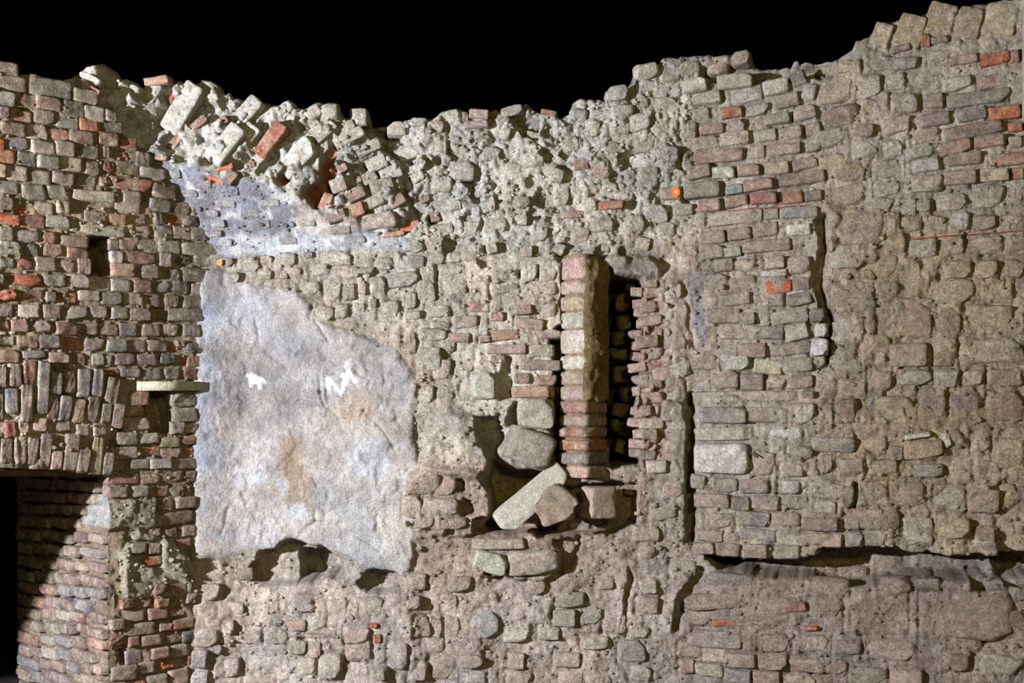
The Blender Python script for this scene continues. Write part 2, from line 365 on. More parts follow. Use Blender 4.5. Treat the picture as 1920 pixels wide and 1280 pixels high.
# small holes seen as dark olive spots
for x, y, r, d in [(1030, 247, 13, .06), (1031, 290, 12, .06), (1064, 290, 10, .06), (1016, 372, 14, .06), (1000, 402, 12, .06), (995, 342, 10, .05), (886, 340, 14, .06), (893, 370, 12, .05), (925, 345, 9, .05),
                   (880, 408, 12, .05), (806, 410, 10, .05), (845, 462, 14, .06), (905, 500, 8, .05), (910, 470, 9, .04), (1055, 320, 10, .06), (940, 372, 9, .05), (1440, 410, 5, .03), (1290, 380, 7, .04),
                   (820, 300, 8, .05), (705, 322, 7, .05), (690, 300, 9, .05), (640, 300, 9, .05), (1128, 470, 14, .05), (1050, 480, 9, .05), (1170, 470, 10, .05), (975, 510, 8, .05), (1008, 510, 7, .05), (862, 450, 10, .05), (760, 475, 6, .04),
                   (1150, 330, 10, .03), (1345, 505, 5, .03), (540, 318, 0, 0), (566, 240, 10, .06), (545, 225, 8, .05), (500, 245, 10, .05), (490, 260, 8, .05), (560, 225, 8, .05), (430, 205, 12, .05), (405, 215, 10, .05), (455, 320, 8, .05), (470, 310, 7, .05),
                   (1090, 1120, 6, .04), (1040, 1150, 6, .04), (820, 1010, 7, .03), (935, 1085, 7, .03), (1130, 1180, 5, .03), (742, 785, 4, .02), (684, 770, 4, .02), (600, 735, 4, .015), (1030, 690, 0, 0), (1760, 520, 6, .03), (1880, 1010, 12, .05), (1745, 1040, 8, .04)]:
    if r: H -= d * smooth((r + 3 - np.hypot((WX - x), (WY - y))) / 6)
# brown-orange brick bodies exposed in the broken hollows
paint([(640, 276), (630, 292), (630, 320), (620, 345), (628, 365), (598, 392), (590, 385), (576, 366), (582, 348), (594, 338), (602, 308), (620, 284)], (150, 86, 52), 8, .9)
paint([(556, 322), (546, 320), (530, 345), (534, 356), (548, 344)], (168, 80, 46), 6, .9)
paint([(398, 345), (418, 341), (433, 346), (420, 353), (404, 352)], (204, 116, 62), 4, 1)
paint([(1150, 512), (1206, 520), (1208, 600), (1200, 680), (1192, 760), (1204, 830), (1195, 868), (1146, 876), (1138, 700), (1142, 560)], (88, 74, 46), 10, 1)  # slit recess given a darker olive colour
paint([(1200, 530), (1232, 540), (1255, 640), (1250, 860), (1200, 870), (1196, 700)], (178, 148, 138), 20, .9)
H += .03 * area([(1200, 530), (1262, 540), (1262, 640), (1250, 860), (1200, 870), (1196, 700)], 20) * (smooth((f2b - f1b) / .4) * (.4 + chb) - .5)

def sample(A, x, y):
    fx = np.clip((np.asarray(x, float) - GX[0]) / STEP, 0, len(GX) - 1.001); fy = np.clip((np.asarray(y, float) - GY[0]) / STEP, 0, len(GY) - 1.001)
    i = fy.astype(int); j = fx.astype(int); a = fx - j; b = fy - i
    if A.ndim == 3: a = a[..., None]; b = b[..., None]
    return (A[i, j] * (1 - a) + A[i, j + 1] * a) * (1 - b) + (A[i + 1, j] * (1 - a) + A[i + 1, j + 1] * a) * b

# left wall has its own relief
LX = np.arange(-430, 430, STEP); LY = np.arange(80, 1345, STEP)
PLX, PLY = np.meshgrid(LX, LY)
wx = PLX + 8 * fbm(PLX, PLY, 30, 211, 4); wy = PLY + 8 * fbm(PLX, PLY, 30, 221, 4)
HL = .020 * fbm(PLX, PLY, 26, 231, 5, .6)
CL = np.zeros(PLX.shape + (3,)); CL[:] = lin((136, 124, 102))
def larea(pts, fe): return smooth((sdf(wx, wy, pts) + fe / 2) / fe)
for pts, d, fe in [([(166, 448), (206, 446), (206, 518), (170, 522)], -.30, 5), ([(276, 732), (326, 732), (322, 800), (318, 812), (282, 812), (272, 775)], -.16, 5),
                   ([(282, 577), (309, 577), (309, 602), (282, 602)], -.03, 4), ([(200, 936), (290, 936), (290, 990), (202, 992)], .022, 6),
                   ([(225, 1040), (262, 990), (320, 1015), (372, 1075), (372, 1110), (362, 1160), (345, 1150), (330, 1120), (230, 1118)], .03, 10),
                   ([(243, 1010), (300, 1010), (300, 1060), (268, 1058), (245, 1036)], -.03, 6),
                   ([(225, 1215), (240, 1210), (238, 1240), (226, 1244)], -.05, 5),
                   ([(-430, 780), (215, 770), (212, 860), (190, 884), (-430, 866)], .012, 10), ([(20, 690), (215, 700), (215, 780), (20, 780)], .004, 10), ([(210, 800), (232, 800), (215, 850), (200, 850)], -.03, 8)]:
    HL += d * larea(pts, fe)
for pts, c, fe, am in [([(200, 936), (290, 936), (290, 990), (202, 992)], (150, 142, 124), 10, 1), ([(240, 930), (290, 936), (290, 975), (245, 960)], (116, 110, 106), 20, .7),
                       ([(215, 1040), (262, 985), (320, 1015), (372, 1075), (372, 1110), (362, 1160), (345, 1150), (330, 1120), (230, 1118)], (152, 146, 130), 16, 1),
                       ([(0, 780), (225, 770), (215, 815), (0, 830)], (168, 154, 136), 14, 1), ([(210, 1120), (372, 1120), (372, 1345), (210, 1345)], (150, 128, 112), 20, 1),
                       ([(130, 380), (300, 380), (300, 440), (130, 440)], (160, 142, 118), 20, 1)]:
    mm = (larea(pts, fe) * am)[..., None]; CL[:] = CL * (1 - mm) + np.array(lin(c)) * mm
CL *= (1 + .35 * fbm(PLX, PLY, 40, 251, 5))[..., None]
def sampleL(A, x, y):
    fx = np.clip((np.asarray(x, float) - LX[0]) / STEP, 0, len(LX) - 1.001); fy = np.clip((np.asarray(y, float) - LY[0]) / STEP, 0, len(LY) - 1.001)
    i = fy.astype(int); j = fx.astype(int); a = fx - j; b = fy - i
    if A.ndim == 3: a = a[..., None]; b = b[..., None]
    return (A[i, j] * (1 - a) + A[i, j + 1] * a) * (1 - b) + (A[i + 1, j] * (1 - a) + A[i + 1, j + 1] * a) * b

# ------------------------------------------------------------------ wall meshes
TOP = curve([(150, 195), (182, 182), (200, 170), (228, 160), (245, 163), (255, 175), (272, 173), (283, 178), (290, 186), (300, 170), (315, 166), (330, 168), (352, 165), (365, 163), (395, 160), (410, 165), (420, 180),
             (432, 186), (438, 180), (445, 192), (470, 194), (490, 193), (500, 200), (520, 197), (540, 196), (560, 205), (590, 203), (622, 200), (636, 203), (640, 217), (655, 218), (665, 205), (675, 203), (690, 210), (692, 233),
             (720, 231), (745, 225), (765, 222), (785, 220), (800, 222), (818, 218), (832, 205), (862, 204), (880, 208), (905, 205), (930, 203), (945, 200), (980, 195), (1000, 197), (1010, 203), (1045, 208), (1048, 218),
             (1068, 212), (1075, 190), (1090, 182), (1120, 183), (1135, 187), (1140, 165), (1160, 160), (1180, 163), (1190, 155), (1192, 125), (1235, 117), (1245, 107), (1280, 104), (1330, 97), (1345, 100), (1370, 97),
             (1405, 95), (1412, 115), (1440, 120), (1480, 118), (1495, 110), (1500, 116), (1560, 110), (1580, 100), (1598, 92), (1605, 75), (1630, 66), (1648, 38), (1690, 33), (1745, 18), (1800, 8), (1850, 2), (1920, -8), (1990, -12), (2200, -30), (2500, -40)])
BOT = 1342.0
# ---- plan of the pieces in the back and right walls: cx cy w h colour angle flags  (s stone, p very proud, f flush, z sunk)
MAIN = """636 347 32 28 pk 20;661 366 50 24 pr 25;645 317 20 16 r 30;667 338 26 12 r 20;716 347 46 24 pd 15;664 397 40 26 ro 20;634 408 36 24 p 20;614 382 22 36 o -25;712 415 66 30 kp 6;744 375 32 22 rk 30;768 430 46 30 o 20;738 440 44 10 ol 8;815 407 18 18 r 10;797 372 20 14 rp 30;618 290 30 22 rk 40;690 330 30 22 kl 30;700 380 44 22 kg 25;
622 212 34 30 g 0 s;672 219 34 34 gl 0 sp;744 238 40 28 g 0 s;785 228 34 18 g 0 s;850 218 34 28 l 0 s;873 219 12 18 p;897 215 38 18 k -4;925 213 20 12 r 25;960 207 44 22 g 12 s;894 236 46 14 p 5;1030 211 30 9 r -12;1006 227 16 26 b 30;985 219 34 28 nm 0 s;940 225 30 24 k 0 s;820 240 34 26 kg 0 s;
776 463 38 24 l -6 s;776 490 46 30 bg -5 s;815 484 40 22 g 8 s;850 482 34 20 l 0 s;881 479 34 26 g 0 s;760 523 52 30 bg 6 s;803 513 34 42 g 0 s;847 507 50 22 gl 0 s;848 535 54 46 g 0 s;709 535 28 36 g 0 s;687 507 36 14 b 0 s;634 485 50 26 l 0 s;1015 375 32 36 n 0 s;1053 363 30 42 g 0 s;920 290 40 30 g 0 s;870 320 46 36 gl 0 s;960 320 40 40 gl 0 s;830 345 40 30 gl 0 s;905 355 40 26 g 0 s;1000 300 44 34 g 0 s;1070 270 40 34 gl 0 s;1045 330 30 30 g 0 s;830 430 44 26 g 10 s;880 430 40 30 l 0 s;930 420 46 24 g 0 s;980 380 30 24 g 0 s;1110 240 30 30 gl 0 s;1085 215 34 30 gl 0 s;1120 215 30 22 g 0 s;
429 493 24 18 d 0 sf;468 496 38 26 l 0 sf;501 489 24 18 k 0 sf;540 485 34 28 bw 0 sf;578 478 20 14 db 0 sf;629 483 52 32 l 0 sf;499 514 30 20 g 0 sf;529 514 24 16 p 0 f;440 522 32 22 pg 0 sf;583 540 36 28 g 0 sf;624 545 36 38 g 0 s;654 547 26 32 pg 0 s;680 540 18 28 p 0 s;747 526 44 28 b 6 s;606 585 42 28 g -15 s;640 583 30 30 g 0 s;675 573 26 22 pg 0 s;700 568 16 18 p 0 s;731 580 42 38 g 0 s;767 562 30 34 g 0 s;800 545 34 44 g 0 s;775 591 34 18 kl 0 s;822 583 46 24 g 5 s;813 626 56 24 g 0 s;826 609 36 16 gb 0 s;770 644 26 50 t 0 sf;804 670 48 50 g 0 s;550 510 30 20 kl 0 sf;660 510 34 24 kl 0 sf;720 495 34 26 kg 0 sf;600 505 34 24 l 0 sf;840 640 30 40 gk 0 s;830 690 34 40 kg 0 sf;830 740 40 44 gb 0 sf;800 740 30 36 g 0 sf;
897 575 40 20 rk 0 f;981 580 32 18 pr 6;932 594 26 18 rk 0 f;873 603 46 24 pg 0;993 606 54 22 kr -6;863 634 36 18 rp 0;909 637 20 10 r 10;947 629 52 20 r 3;1016 627 72 18 pg 3;950 655 74 20 pk 0;1015 657 50 24 tg 0;933 673 28 16 p 0;1012 685 76 20 p -3;980 709 30 20 rm 0;1022 711 42 20 mr 0;1000 735 80 22 rk 0;947 542 54 22 dp 8 s;904 522 30 16 l -8 s;993 512 34 34 l 0 s;1029 506 38 48 g 0 s;1025 539 40 30 n 0 s;1022 580 46 34 g 0 s;907 722 48 50 lw 0 sp;1005 775 66 58 gn 0 sp;990 838 92 64 nt -20 sp;885 560 34 28 lk 0 sf;960 575 30 20 lk 0 sf;910 690 40 30 kg 0 sf;870 680 40 40 kg 0 sf;880 730 30 30 gk 0 sf;
1211 134 44 30 l 6 sp;1160 177 38 32 g 0 sp;1168 208 40 24 gb 0 s;1302 162 48 26 l 8;1378 154 66 27 lk 3 p;1401 177 56 30 l 10 s;1455 164 48 28 l 10;1498 147 32 28 db 22;1316 187 72 24 tl 5;1480 188 50 26 dp 8;1517 172 26 34 l -12 s;1312 216 40 30 nl 4 s;1371 211 40 22 ro 4;1421 205 48 22 l 6 s;1457 224 48 22 gb 10;1509 213 44 26 k 10;1335 242 48 20 rp 4;1381 237 40 26 g 4 s;1483 249 46 26 p 5;1524 241 30 24 rp 8;1325 267 44 24 mp 3;1378 260 54 26 kg 3;1435 255 44 24 n 5;1348 293 92 24 pr 3;1417 285 34 24 lk 4;1470 280 66 22 k 5;1525 270 36 28 n 8 s;1252 290 42 32 bd 0 s;1311 324 44 24 dp 10;1357 323 42 22 gl 2;1404 320 42 22 pr 4;1455 315 50 23 tk 4;1508 308 48 22 pm 8;1316 356 68 30 d 4 p;1422 346 56 22 rp 5;1375 354 34 18 b 8;1503 336 88 24 pd 6;1330 383 42 24 rk 4;1281 393 38 24 kl 0;1381 377 44 22 pr 6;1432 372 50 22 r 3;1483 369 46 22 r 2;1524 367 32 20 d 2;1378 408 100 24 l 4;1445 401 28 20 pg 2;1496 398 74 22 b 2;1257 362 40 24 dg 0;1335 444 48 24 p 4;1386 439 44 22 p 4;1440 431 40 26 pd 4;1498 431 46 22 w 2;1437 460 90 24 p 3;1115 318 64 44 kr 0 sf;1146 385 46 16 ro 4;1072 403 40 14 rg 4;1092 310 32 20 r 6;1145 277 50 30 g 0 s;1165 241 36 24 g 0 s;1290 240 30 40 gd 0 sf;1225 170 60 44 l 0 sf;1260 140 40 34 gt 0 sf;1250 200 44 36 lg 0 sf;1240 245 44 34 l 0 sf;1290 130 44 30 tg 0 s;1345 120 44 36 tm 0 s;1390 108 36 30 tm 0 s;1200 230 40 36 l 0 s;1210 270 40 34 gl 0 s;1215 330 40 40 gl 0 s;1230 400 44 36 l 0 s;1190 420 44 36 gl 0 s;1130 420 46 34 gl 0 s;1090 440 40 34 g 0 s;1175 360 30 30 n 0 s;1250 430 34 30 g 0 s;
1654 66 36 50 t -18 f;1706 59 50 66 t -18 f;1762 38 54 66 t -16 f;1816 42 46 60 gt -12 f;1877 38 58 62 t -8 f;1735 77 18 24 ro 0;1762 75 34 14 kb 4;1690 90 36 14 p 8;1808 113 54 18 pk 4;1865 110 58 24 or 6;1903 105 18 26 r 0;1737 149 56 38 tg 0 s;1795 156 56 28 l 8 s;1859 151 54 26 pr 6;1678 151 40 34 g 0 s;1632 162 42 44 gl 0 s;1568 171 70 44 tg 4 s;1699 194 54 38 g 0 s;1749 190 38 28 pk 3;1834 184 118 28 dp 4;1576 217 70 40 m 6 s;1640 202 50 36 t 0 s;1683 235 62 32 g 10 s;1752 223 58 26 p 6;1821 215 54 24 dp 8;1882 212 62 24 o 4;1824 246 108 26 mp 8;1903 238 28 20 o 4;1552 259 80 36 ng 8 s;1621 246 40 26 t 0 s;1736 253 52 28 t 6 s;1624 282 46 32 n 0 s;1677 279 38 34 l 0 s;1727 282 50 28 n 6 s;1791 276 62 26 rp 10;1855 267 58 22 rp 6;1903 266 28 22 k 4;1565 305 60 36 t 0 sf;1739 310 56 24 l 6;1808 300 62 24 pm 4;1890 297 70 24 r 4;1597 322 60 40 mt 0 s;1667 317 60 38 t 0 s;1739 344 62 32 t 0 s;1800 333 60 26 m 3;1864 328 58 24 kt 3;1909 325 24 22 om 0;1593 363 62 42 g 0 s;1667 354 52 28 g 6 s;1650 382 54 26 g 0 s;1696 387 46 34 g 0 s;1731 385 30 26 n 0 s;1783 377 60 34 gl 0 s;1855 367 60 42 t 0 s;1909 364 24 30 t 0 s;1650 120 60 30 g 4 sf;1590 125 50 26 t 0 sf;1550 120 40 22 tn 10 sf;1700 118 50 24 ng 0 s;1760 105 40 24 g 0 s;
1334 474 44 24 pg 6;1371 471 36 18 g 4;1356 496 36 24 p 5;1393 494 50 30 tk 4 s;1452 492 36 22 g 4;1496 496 50 34 gp 4 s;1452 512 50 14 l 2;1343 527 44 32 gn 6 s;1393 533 50 34 tk 4 s;1459 538 52 27 o 0 z;1502 533 34 24 p 2;1379 561 60 24 gd 6;1443 564 56 26 mp 0 f;1498 561 46 24 d 10;1356 592 64 28 p 0;1402 596 30 22 bp 0;1481 594 66 26 lp 4;1531 591 30 26 d 0 s;1374 622 54 28 pk 0;1440 624 60 26 d -4 s;1493 624 46 30 g 14;1540 619 26 26 w 0 sp;1412 657 50 28 pr 0;1482 653 76 24 p 6;1537 652 34 34 w 0 sp;1381 680 50 30 l 0 s;1440 688 54 28 lt -6 ;1499 683 50 28 g 0 s;1534 678 30 26 t 0 s;1321 680 54 30 p 4 s;1362 711 54 36 p 5 s;1409 716 44 32 pb 0;1455 718 40 26 kg 0 s;1499 716 52 26 pg 2;1515 739 26 16 m 0 s;1546 713 42 54 g 0 s;1396 743 196 22 gp 1;1356 778 88 30 b -1;1438 778 78 30 pk -2;1510 776 40 38 ln 0 s;1358 812 110 24 g 2;1474 812 64 28 w 0 s;1354 858 102 56 wl 0 p;1434 866 46 46 pk 0 s;1502 848 46 26 pg 0 s;1491 881 50 26 gp 0 s;1563 833 80 28 b -2 ;1310 902 32 28 pk 0 s;1360 909 48 28 dp -2;1415 909 56 28 pk 0 s;1481 911 40 26 lp 0 s;1552 919 66 32 g 0 s;1335 938 66 26 p -2;1388 942 34 26 pd -2;1436 942 50 28 p -2;1493 942 44 26 pk 0 s;1548 949 40 24 g 0;1417 972 52 28 pb -2;1474 972 54 26 p 0;1540 980 66 26 p -1;1352 976 54 30 mt 0 s;1333 1002 50 22 p -2;1426 1002 80 22 bp -2;1485 1010 60 22 lp -2;1531 1010 56 22 km 0;1320 1027 40 22 kg 0;1365 1029 48 25 p -2;1422 1031 52 26 p -1;1474 1033 50 25 g 0;1599 1010 50 32 bl 0 s;1599 980 34 24 p 0;1560 1012 40 26 k 0;
1371 1086 94 28 bd -2 s;1552 1099 82 34 pk 0 s;1341 1124 110 30 km 6 s;1308 1156 50 30 pk 0 s;1358 1164 40 14 o 6 z;1455 1140 98 46 km 6 sf;1489 1134 46 18 rk 8 f;1519 1172 30 8 o 0;1346 1194 110 34 g 0 s;1455 1200 60 38 bk 0 s;1527 1200 64 34 kp 0 s;1586 1208 60 30 pk 0 s;1295 1217 44 30 k 0;1344 1225 50 26 lk -4;1392 1234 50 26 p -3;1451 1238 54 34 g 0 s;1519 1242 78 28 k 0 s;1287 1250 28 26 k 0;1331 1253 54 24 lp -4;1384 1263 50 25 bp -4;1438 1267 50 28 k 0;1498 1274 60 26 k 0;1565 1246 50 30 pk 0 s;
1259 837 34 26 k 0 s;1257 917 48 34 kl 0 s;1244 959 50 34 g 0 s;1270 997 34 32 l 0 s;1232 875 38 24 l 0;1215 854 30 18 b 0;1192 919 40 22 p 0;1223 793 46 20 lk 2;1198 1185 42 24 g 0 s;1185 1221 50 44 lb 0 s;1202 1263 40 30 l 0 s;1244 700 40 28 k 0 s;1268 720 34 36 gk 0 s;1262 770 40 40 k 0 s;1225 745 42 22 k 0;1222 715 42 28 kp 0;1222 690 44 22 p 0;1215 640 40 24 p 4;1222 600 44 20 k 4;1216 575 30 22 kp 0;1226 545 32 26 k 6;1221 530 24 18 pb 0;1265 545 30 34 l 0 s;1205 625 30 22 b 20 s;1220 815 30 20 p 0;1210 770 30 24 pk 0 s;1230 660 30 24 kg 0 s;1270 640 44 36 k 0 sf;1280 690 40 34 g 0 sf;
1707 419 46 34 t 0 s;1753 419 44 30 g 0 s;1800 416 40 38 l 0 s;1846 418 46 30 t 0 s;1894 416 50 30 t 0 s;1730 465 52 38 g 0 s;1784 460 48 36 t 0 s;1848 460 72 38 kt 0 s;1903 459 38 34 t 0 s;1795 505 56 34 t 0 s;1849 506 46 36 t 0 s;1900 503 44 36 g 0 s;1792 547 72 50 t 0 s;1871 547 62 46 t 0 s;1779 606 42 62 m 0 s;1697 596 100 78 m 0 s;1703 665 72 44 km 0 ;1772 665 48 46 m 0 s;1854 596 90 58 t 0 s;1861 656 120 50 tg 0 s;1651 711 46 42 k 0 s;1717 708 62 30 l 0 s;1776 708 52 36 g 0 s;1825 708 44 32 t 0 s;1749 754 52 56 dm 0 s;1812 761 66 54 d -4 s;1589 770 44 46 m 0 s;1887 761 68 58 m 0 s;1680 767 78 48 t 0 sf;1884 708 64 34 t 0 s;1620 430 80 60 tk 0 sf;1590 480 70 46 g 0 sf;1650 500 70 50 t 0 sf;1600 560 80 50 t 0 sf;1590 620 60 56 g 0 sf;1640 650 60 50 tk 0 sf;1590 690 50 44 t 0 sf;1600 730 50 30 kt 0 sf;
1636 831 52 40 km 0 s;1679 848 28 28 d 0 s;1730 842 78 38 t 2 s;1772 822 18 36 l 20 s;1720 816 50 10 l 10;1734 880 66 26 bg 0 s;1597 874 48 36 k 0 s;1656 874 58 34 km 0 s;1550 868 28 38 p 0 s;1634 925 62 44 m 0 s;1707 925 58 50 tm 0 s;1781 936 60 46 lt 0 s;1843 936 58 50 kt 0 s;1621 971 72 38 pm 0;1714 995 68 56 l 0 s;1890 850 58 58 t 0 s;1839 831 36 34 k 0 s;1915 925 14 30 d 0;1890 930 44 50 t 0 sf;1790 990 60 40 t 0 s;1850 1000 50 34 m 0 s;1640 1008 40 30 b 0;1590 930 26 40 m 0 s;1670 975 36 40 m 0 s;1800 880 44 50 t 0 sf;1850 885 50 46 t 0 sf;
1808 1151 168 86 m 0 s;1730 1233 50 38 dm 0 s;1792 1235 48 38 m 0 s;1871 1241 92 40 g 0 s;1667 1214 98 38 k 0 s;1902 1170 40 58 m 0 s;1644 1147 118 78 m 0 sf;1550 1131 60 40 m 0 s;1628 1260 70 34 g 0 s;1699 1264 60 30 k 0;1831 1280 80 28 m 0 s;1910 1110 36 34 d 0 s;1600 1090 60 34 kp 0 s;1680 1096 60 34 m 0 sf;1740 1095 50 30 m 0 sf;1890 1290 70 30 m 0 s;
393 1191 50 34 g 0 s;386 1227 36 38 b 0 s;383 1267 34 38 bl 0 s;501 1241 62 40 l 0 s;573 1247 46 38 g 0 s;586 1216 36 32 k 0 s;560 1211 36 28 g 0 s;554 1170 46 24 tr 0 s;593 1166 46 32 l 0 sf;603 1185 58 16 p 0 s;672 1188 50 30 k 0 s;708 1193 16 16 o 0;704 1168 14 8 o 0;747 1227 36 50 g 0 s;714 1257 32 24 lm 0 sp;675 1218 50 40 k 0 s;435 1172 20 26 g 0 s;412 1208 28 18 b -30 s;452 1078 48 32 d 0 s;399 1106 46 30 g 0 s;622 1247 44 48 l 0 s;491 1274 60 20 k 0 s;793 1175 28 40 k 0 s;816 1175 28 40 k 0 s;786 1257 38 38 l 0 s;829 1254 46 42 k 0 s;813 1208 40 34 g 0 s;440 1140 50 30 kg 0 sf;430 1245 50 40 g 0 sf;470 1190 46 30 k 0 sf;520 1190 46 30 g 0 sf;640 1135 44 40 gl 0 sf;700 1135 46 36 g 0 sf;560 1130 60 30 gb 0 sf;
909 1170 56 54 wb 0 s;1058 1160 42 32 gl 0;1109 1157 44 30 bl 0 s;1068 1124 56 28 g 0 s;1153 1167 46 42 gk 0 s;970 1190 54 28 l 0 s;1029 1187 40 24 l 0;849 1172 30 40 k 0 s;
796 905 64 38 km 0 sf;837 911 40 34 k 0 sf;825 947 78 34 lk 0 sf;776 947 38 42 k 0 sf;848 978 58 24 t 0 sf;799 977 40 22 k 0 sf;935 1016 96 20 gl 0;1090 992 44 46 gn 0 s;920 1052 60 40 lw -14 sp;1000 1052 100 46 gn 4 sp;1120 1015 40 30 g 0 s"""
PLAN = []; OCC = []
def plan(cx, cy, w, h, code, ang, stone, pr, depth, blend=None, tilt=0.0):
    PLAN.append((cx, cy, w, h, code, ang, stone, pr, depth, blend, tilt)); OCC.append((cx - w / 2, cx + w / 2, cy - h / 2, cy + h / 2, 0))
for e in MAIN.replace('\n', '').split(';'):
    e = e.strip()
    if not e: continue
    f = e.split(); cx, cy, w, h = map(float, f[:4]); a = float(f[5]) if len(f) > 5 else 0; fl_ = f[6] if len(f) > 6 else ''
    stone = 's' in fl_
    pr = R.uniform(.008, .024) if stone else R.uniform(.012, .028)
    if 'p' in fl_: pr = R.uniform(.05, .065)
    if 'f' in fl_: pr = R.uniform(.004, .012)
    if 'z' in fl_: pr = .004
    plan(cx, cy, w, h, f[4], a, stone, pr, .13)

# broken vault: slanting courses seen end-on
BRK = """222 186 14 40 lt 60 sf;227 217 20 30 ro -28 p;270 196 34 46 tm 70 s;298 206 70 30 gl 58;318 172 44 15 rk 10;335 196 12 24 om 0;357 216 100 42 l 60;395 182 48 44 tg 60 s;287 240 18 30 m -20 s;303 252 16 24 t 0 s;383 248 46 15 rm 40;350 277 42 16 mr 52;430 240 26 15 r 30;432 322 36 20 ro 12;328 312 24 9 r -4;517 272 74 28 ro 52 p;470 220 70 30 gl 50;440 285 80 34 l 52;470 270 60 30 w 50;560 300 80 40 w 48;580 260 70 30 l 45;535 215 50 26 gl 45 s;590 215 44 26 g 30 s;610 250 50 24 gl 40;450 345 26 14 r 50;478 320 26 12 tr 50;415 290 50 26 l 54;390 310 40 18 lk 40;655 260 60 24 k 30;690 275 50 22 kd 25;650 240 34 26 tm 20 s;705 305 40 26 k 25;730 320 44 26 kl 20;545 235 40 20 g 50;500 300 40 20 l 50"""
for e in BRK.split(';'):
    f = e.split(); cx, cy, w, h = map(float, f[:4]); fl_ = f[6] if len(f) > 6 else ''
    plan(cx, cy, w, h, f[4], float(f[5]), 's' in fl_, (R.uniform(.06, .08) + (.03 if w < 30 else 0)) if 'q' in fl_ else R.uniform(.025, .05) if 'p' in fl_ else R.uniform(.0, .02), .14, blend=.1 if ('r' in f[4] or 'o' in f[4]) else .75)

# coursed stones that show only faintly through the mortar
def fill(x0, x1, y0, y1, pitch, wmin, wmax, codes, slope, proud, reject=(), rot=4, stone_p=.7, only=None, tilt=False, blend=.6):
    y = y0
    while y < y1:
        x = x0 + R.uniform(-20, 10)
        while x < x1:
            w = R.uniform(wmin, wmax); yy = y + slope * (x + w / 2 - x0) + R.uniform(-3, 3); h = pitch * R.uniform(.7, .92)
            hit = any(a - 3 < x + w and b + 3 > x and c - 2 < yy + h / 2 and d + 2 > yy - h / 2 for a, b, c, d, _ in OCC)
            bad = yy - h / 2 < float(TOP(x + w / 2)) + 6 or any(sdf(np.array([x + w / 2]), np.array([yy]), p)[0] > -6 for p in reject)
            if only is not None and sdf(np.array([x + w / 2]), np.array([yy]), only)[0] < 8: bad = True
            if not hit and not bad and R.random() < .9:
                tl = -math.degrees(math.atan((float(sample(H, np.array([x + w / 2]), np.array([yy - 9]))[0]) - float(sample(H, np.array([x + w / 2]), np.array([yy + 9]))[0])) / .054)) if tilt else 0
                plan(x + w / 2, yy, w - 3, h, R.choice(codes), R.uniform(-rot, rot) - (math.degrees(math.atan(slope)) if slope else 0), R.random() < stone_p, R.uniform(*proud), .06 if tilt else .12, blend, tl)
            x += w
        y += pitch
rej = [PLASTER, SOFFIT, CAV[0][0], CAV[4][0], CAV[6][0], CAV[7][0], CAV[17][0], CAV[20][0], CAV[22][0], CAV[23][0], CAV[26][0], CAV[27][0]]
fill(250, 800, 250, 476, 17.5, 34, 46, ['b', 'b', 'bl', 'bd', 'bg', 'b', 'bp'], -.035, (.003, .007), [], 1.5, 0, SOFFIT, True, .85)
fill(770, 1300, 1092, 1330, 36, 32, 58, ['k', 'kg', 'lk', 'g', 'l', 'kp'], .01, (.010, .026), rej)
fill(372, 770, 1112, 1330, 36, 30, 56, ['g', 'kg', 'l', 'bg', 'k', 'gl'], 0, (.006, .020), rej)
fill(1545, 2300, 395, 1030, 44, 40, 74, ['t', 'tk', 'g', 'tm', 'm', 'kt'], -.03, (.004, .022), rej)
fill(1310, 2300, 1080, 1335, 36, 40, 80, ['m', 'km', 'k', 'mp', 'g'], .03, (.006, .022), rej)
fill(1310, 1540, 440, 1040, 28, 34, 60, ['p', 'kp', 'g', 'gp', 'k'], 0, (.004, .018), rej)
fill(1560, 2300, 120, 400, 32, 34, 64, ['t', 'g', 'm', 'tm'], -.14, (.006, .02), rej)
fill(1075, 1300, 130, 470, 28, 24, 46, ['gl', 'l', 'g', 'kl', 'kg'], -.05, (.002, .03), rej, 16, .6)
fill(700, 1075, 225, 470, 27, 20, 46, ['gl', 'l', 'g', 'kl', 'g', 'kp', 'lg'], 0, (.008, .05), rej, 28, .6)
fill(860, 1050, 480, 620, 28, 26, 44, ['gl', 'l', 'lk', 'g'], 0, (.004, .02), rej)
fill(1100, 1290, 1000, 1100, 34, 34, 56, ['k', 'kg', 'g'], 0, (.004, .02), rej)

# joints: the mortar is hollowed out round every piece
for cx, cy, w, h, code, ang, stone, pr, dep, bl, tl in PLAN:
    if tl or pr == .004: continue
    r = max(w, h) * .75 + 12
    j0, j1 = np.searchsorted(GX, (cx - r, cx + r)); i0, i1 = np.searchsorted(GY, (cy - r, cy + r))
    if j1 <= j0 or i1 <= i0: continue
    sx = PX[i0:i1, j0:j1] - cx; sy = PY[i0:i1, j0:j1] - cy; t = math.radians(-ang)
    qx = np.abs(sx * math.cos(t) + sy * math.sin(t)) - w / 2; qy = np.abs(-sx * math.sin(t) + sy * math.cos(t)) - h / 2
    d = np.hypot(np.maximum(qx, 0), np.maximum(qy, 0)) + np.minimum(np.maximum(qx, qy), 0)
    H[i0:i1, j0:j1] -= R.uniform(.004, .016) * np.exp(-((d - 2.0) / 3.2) ** 2)

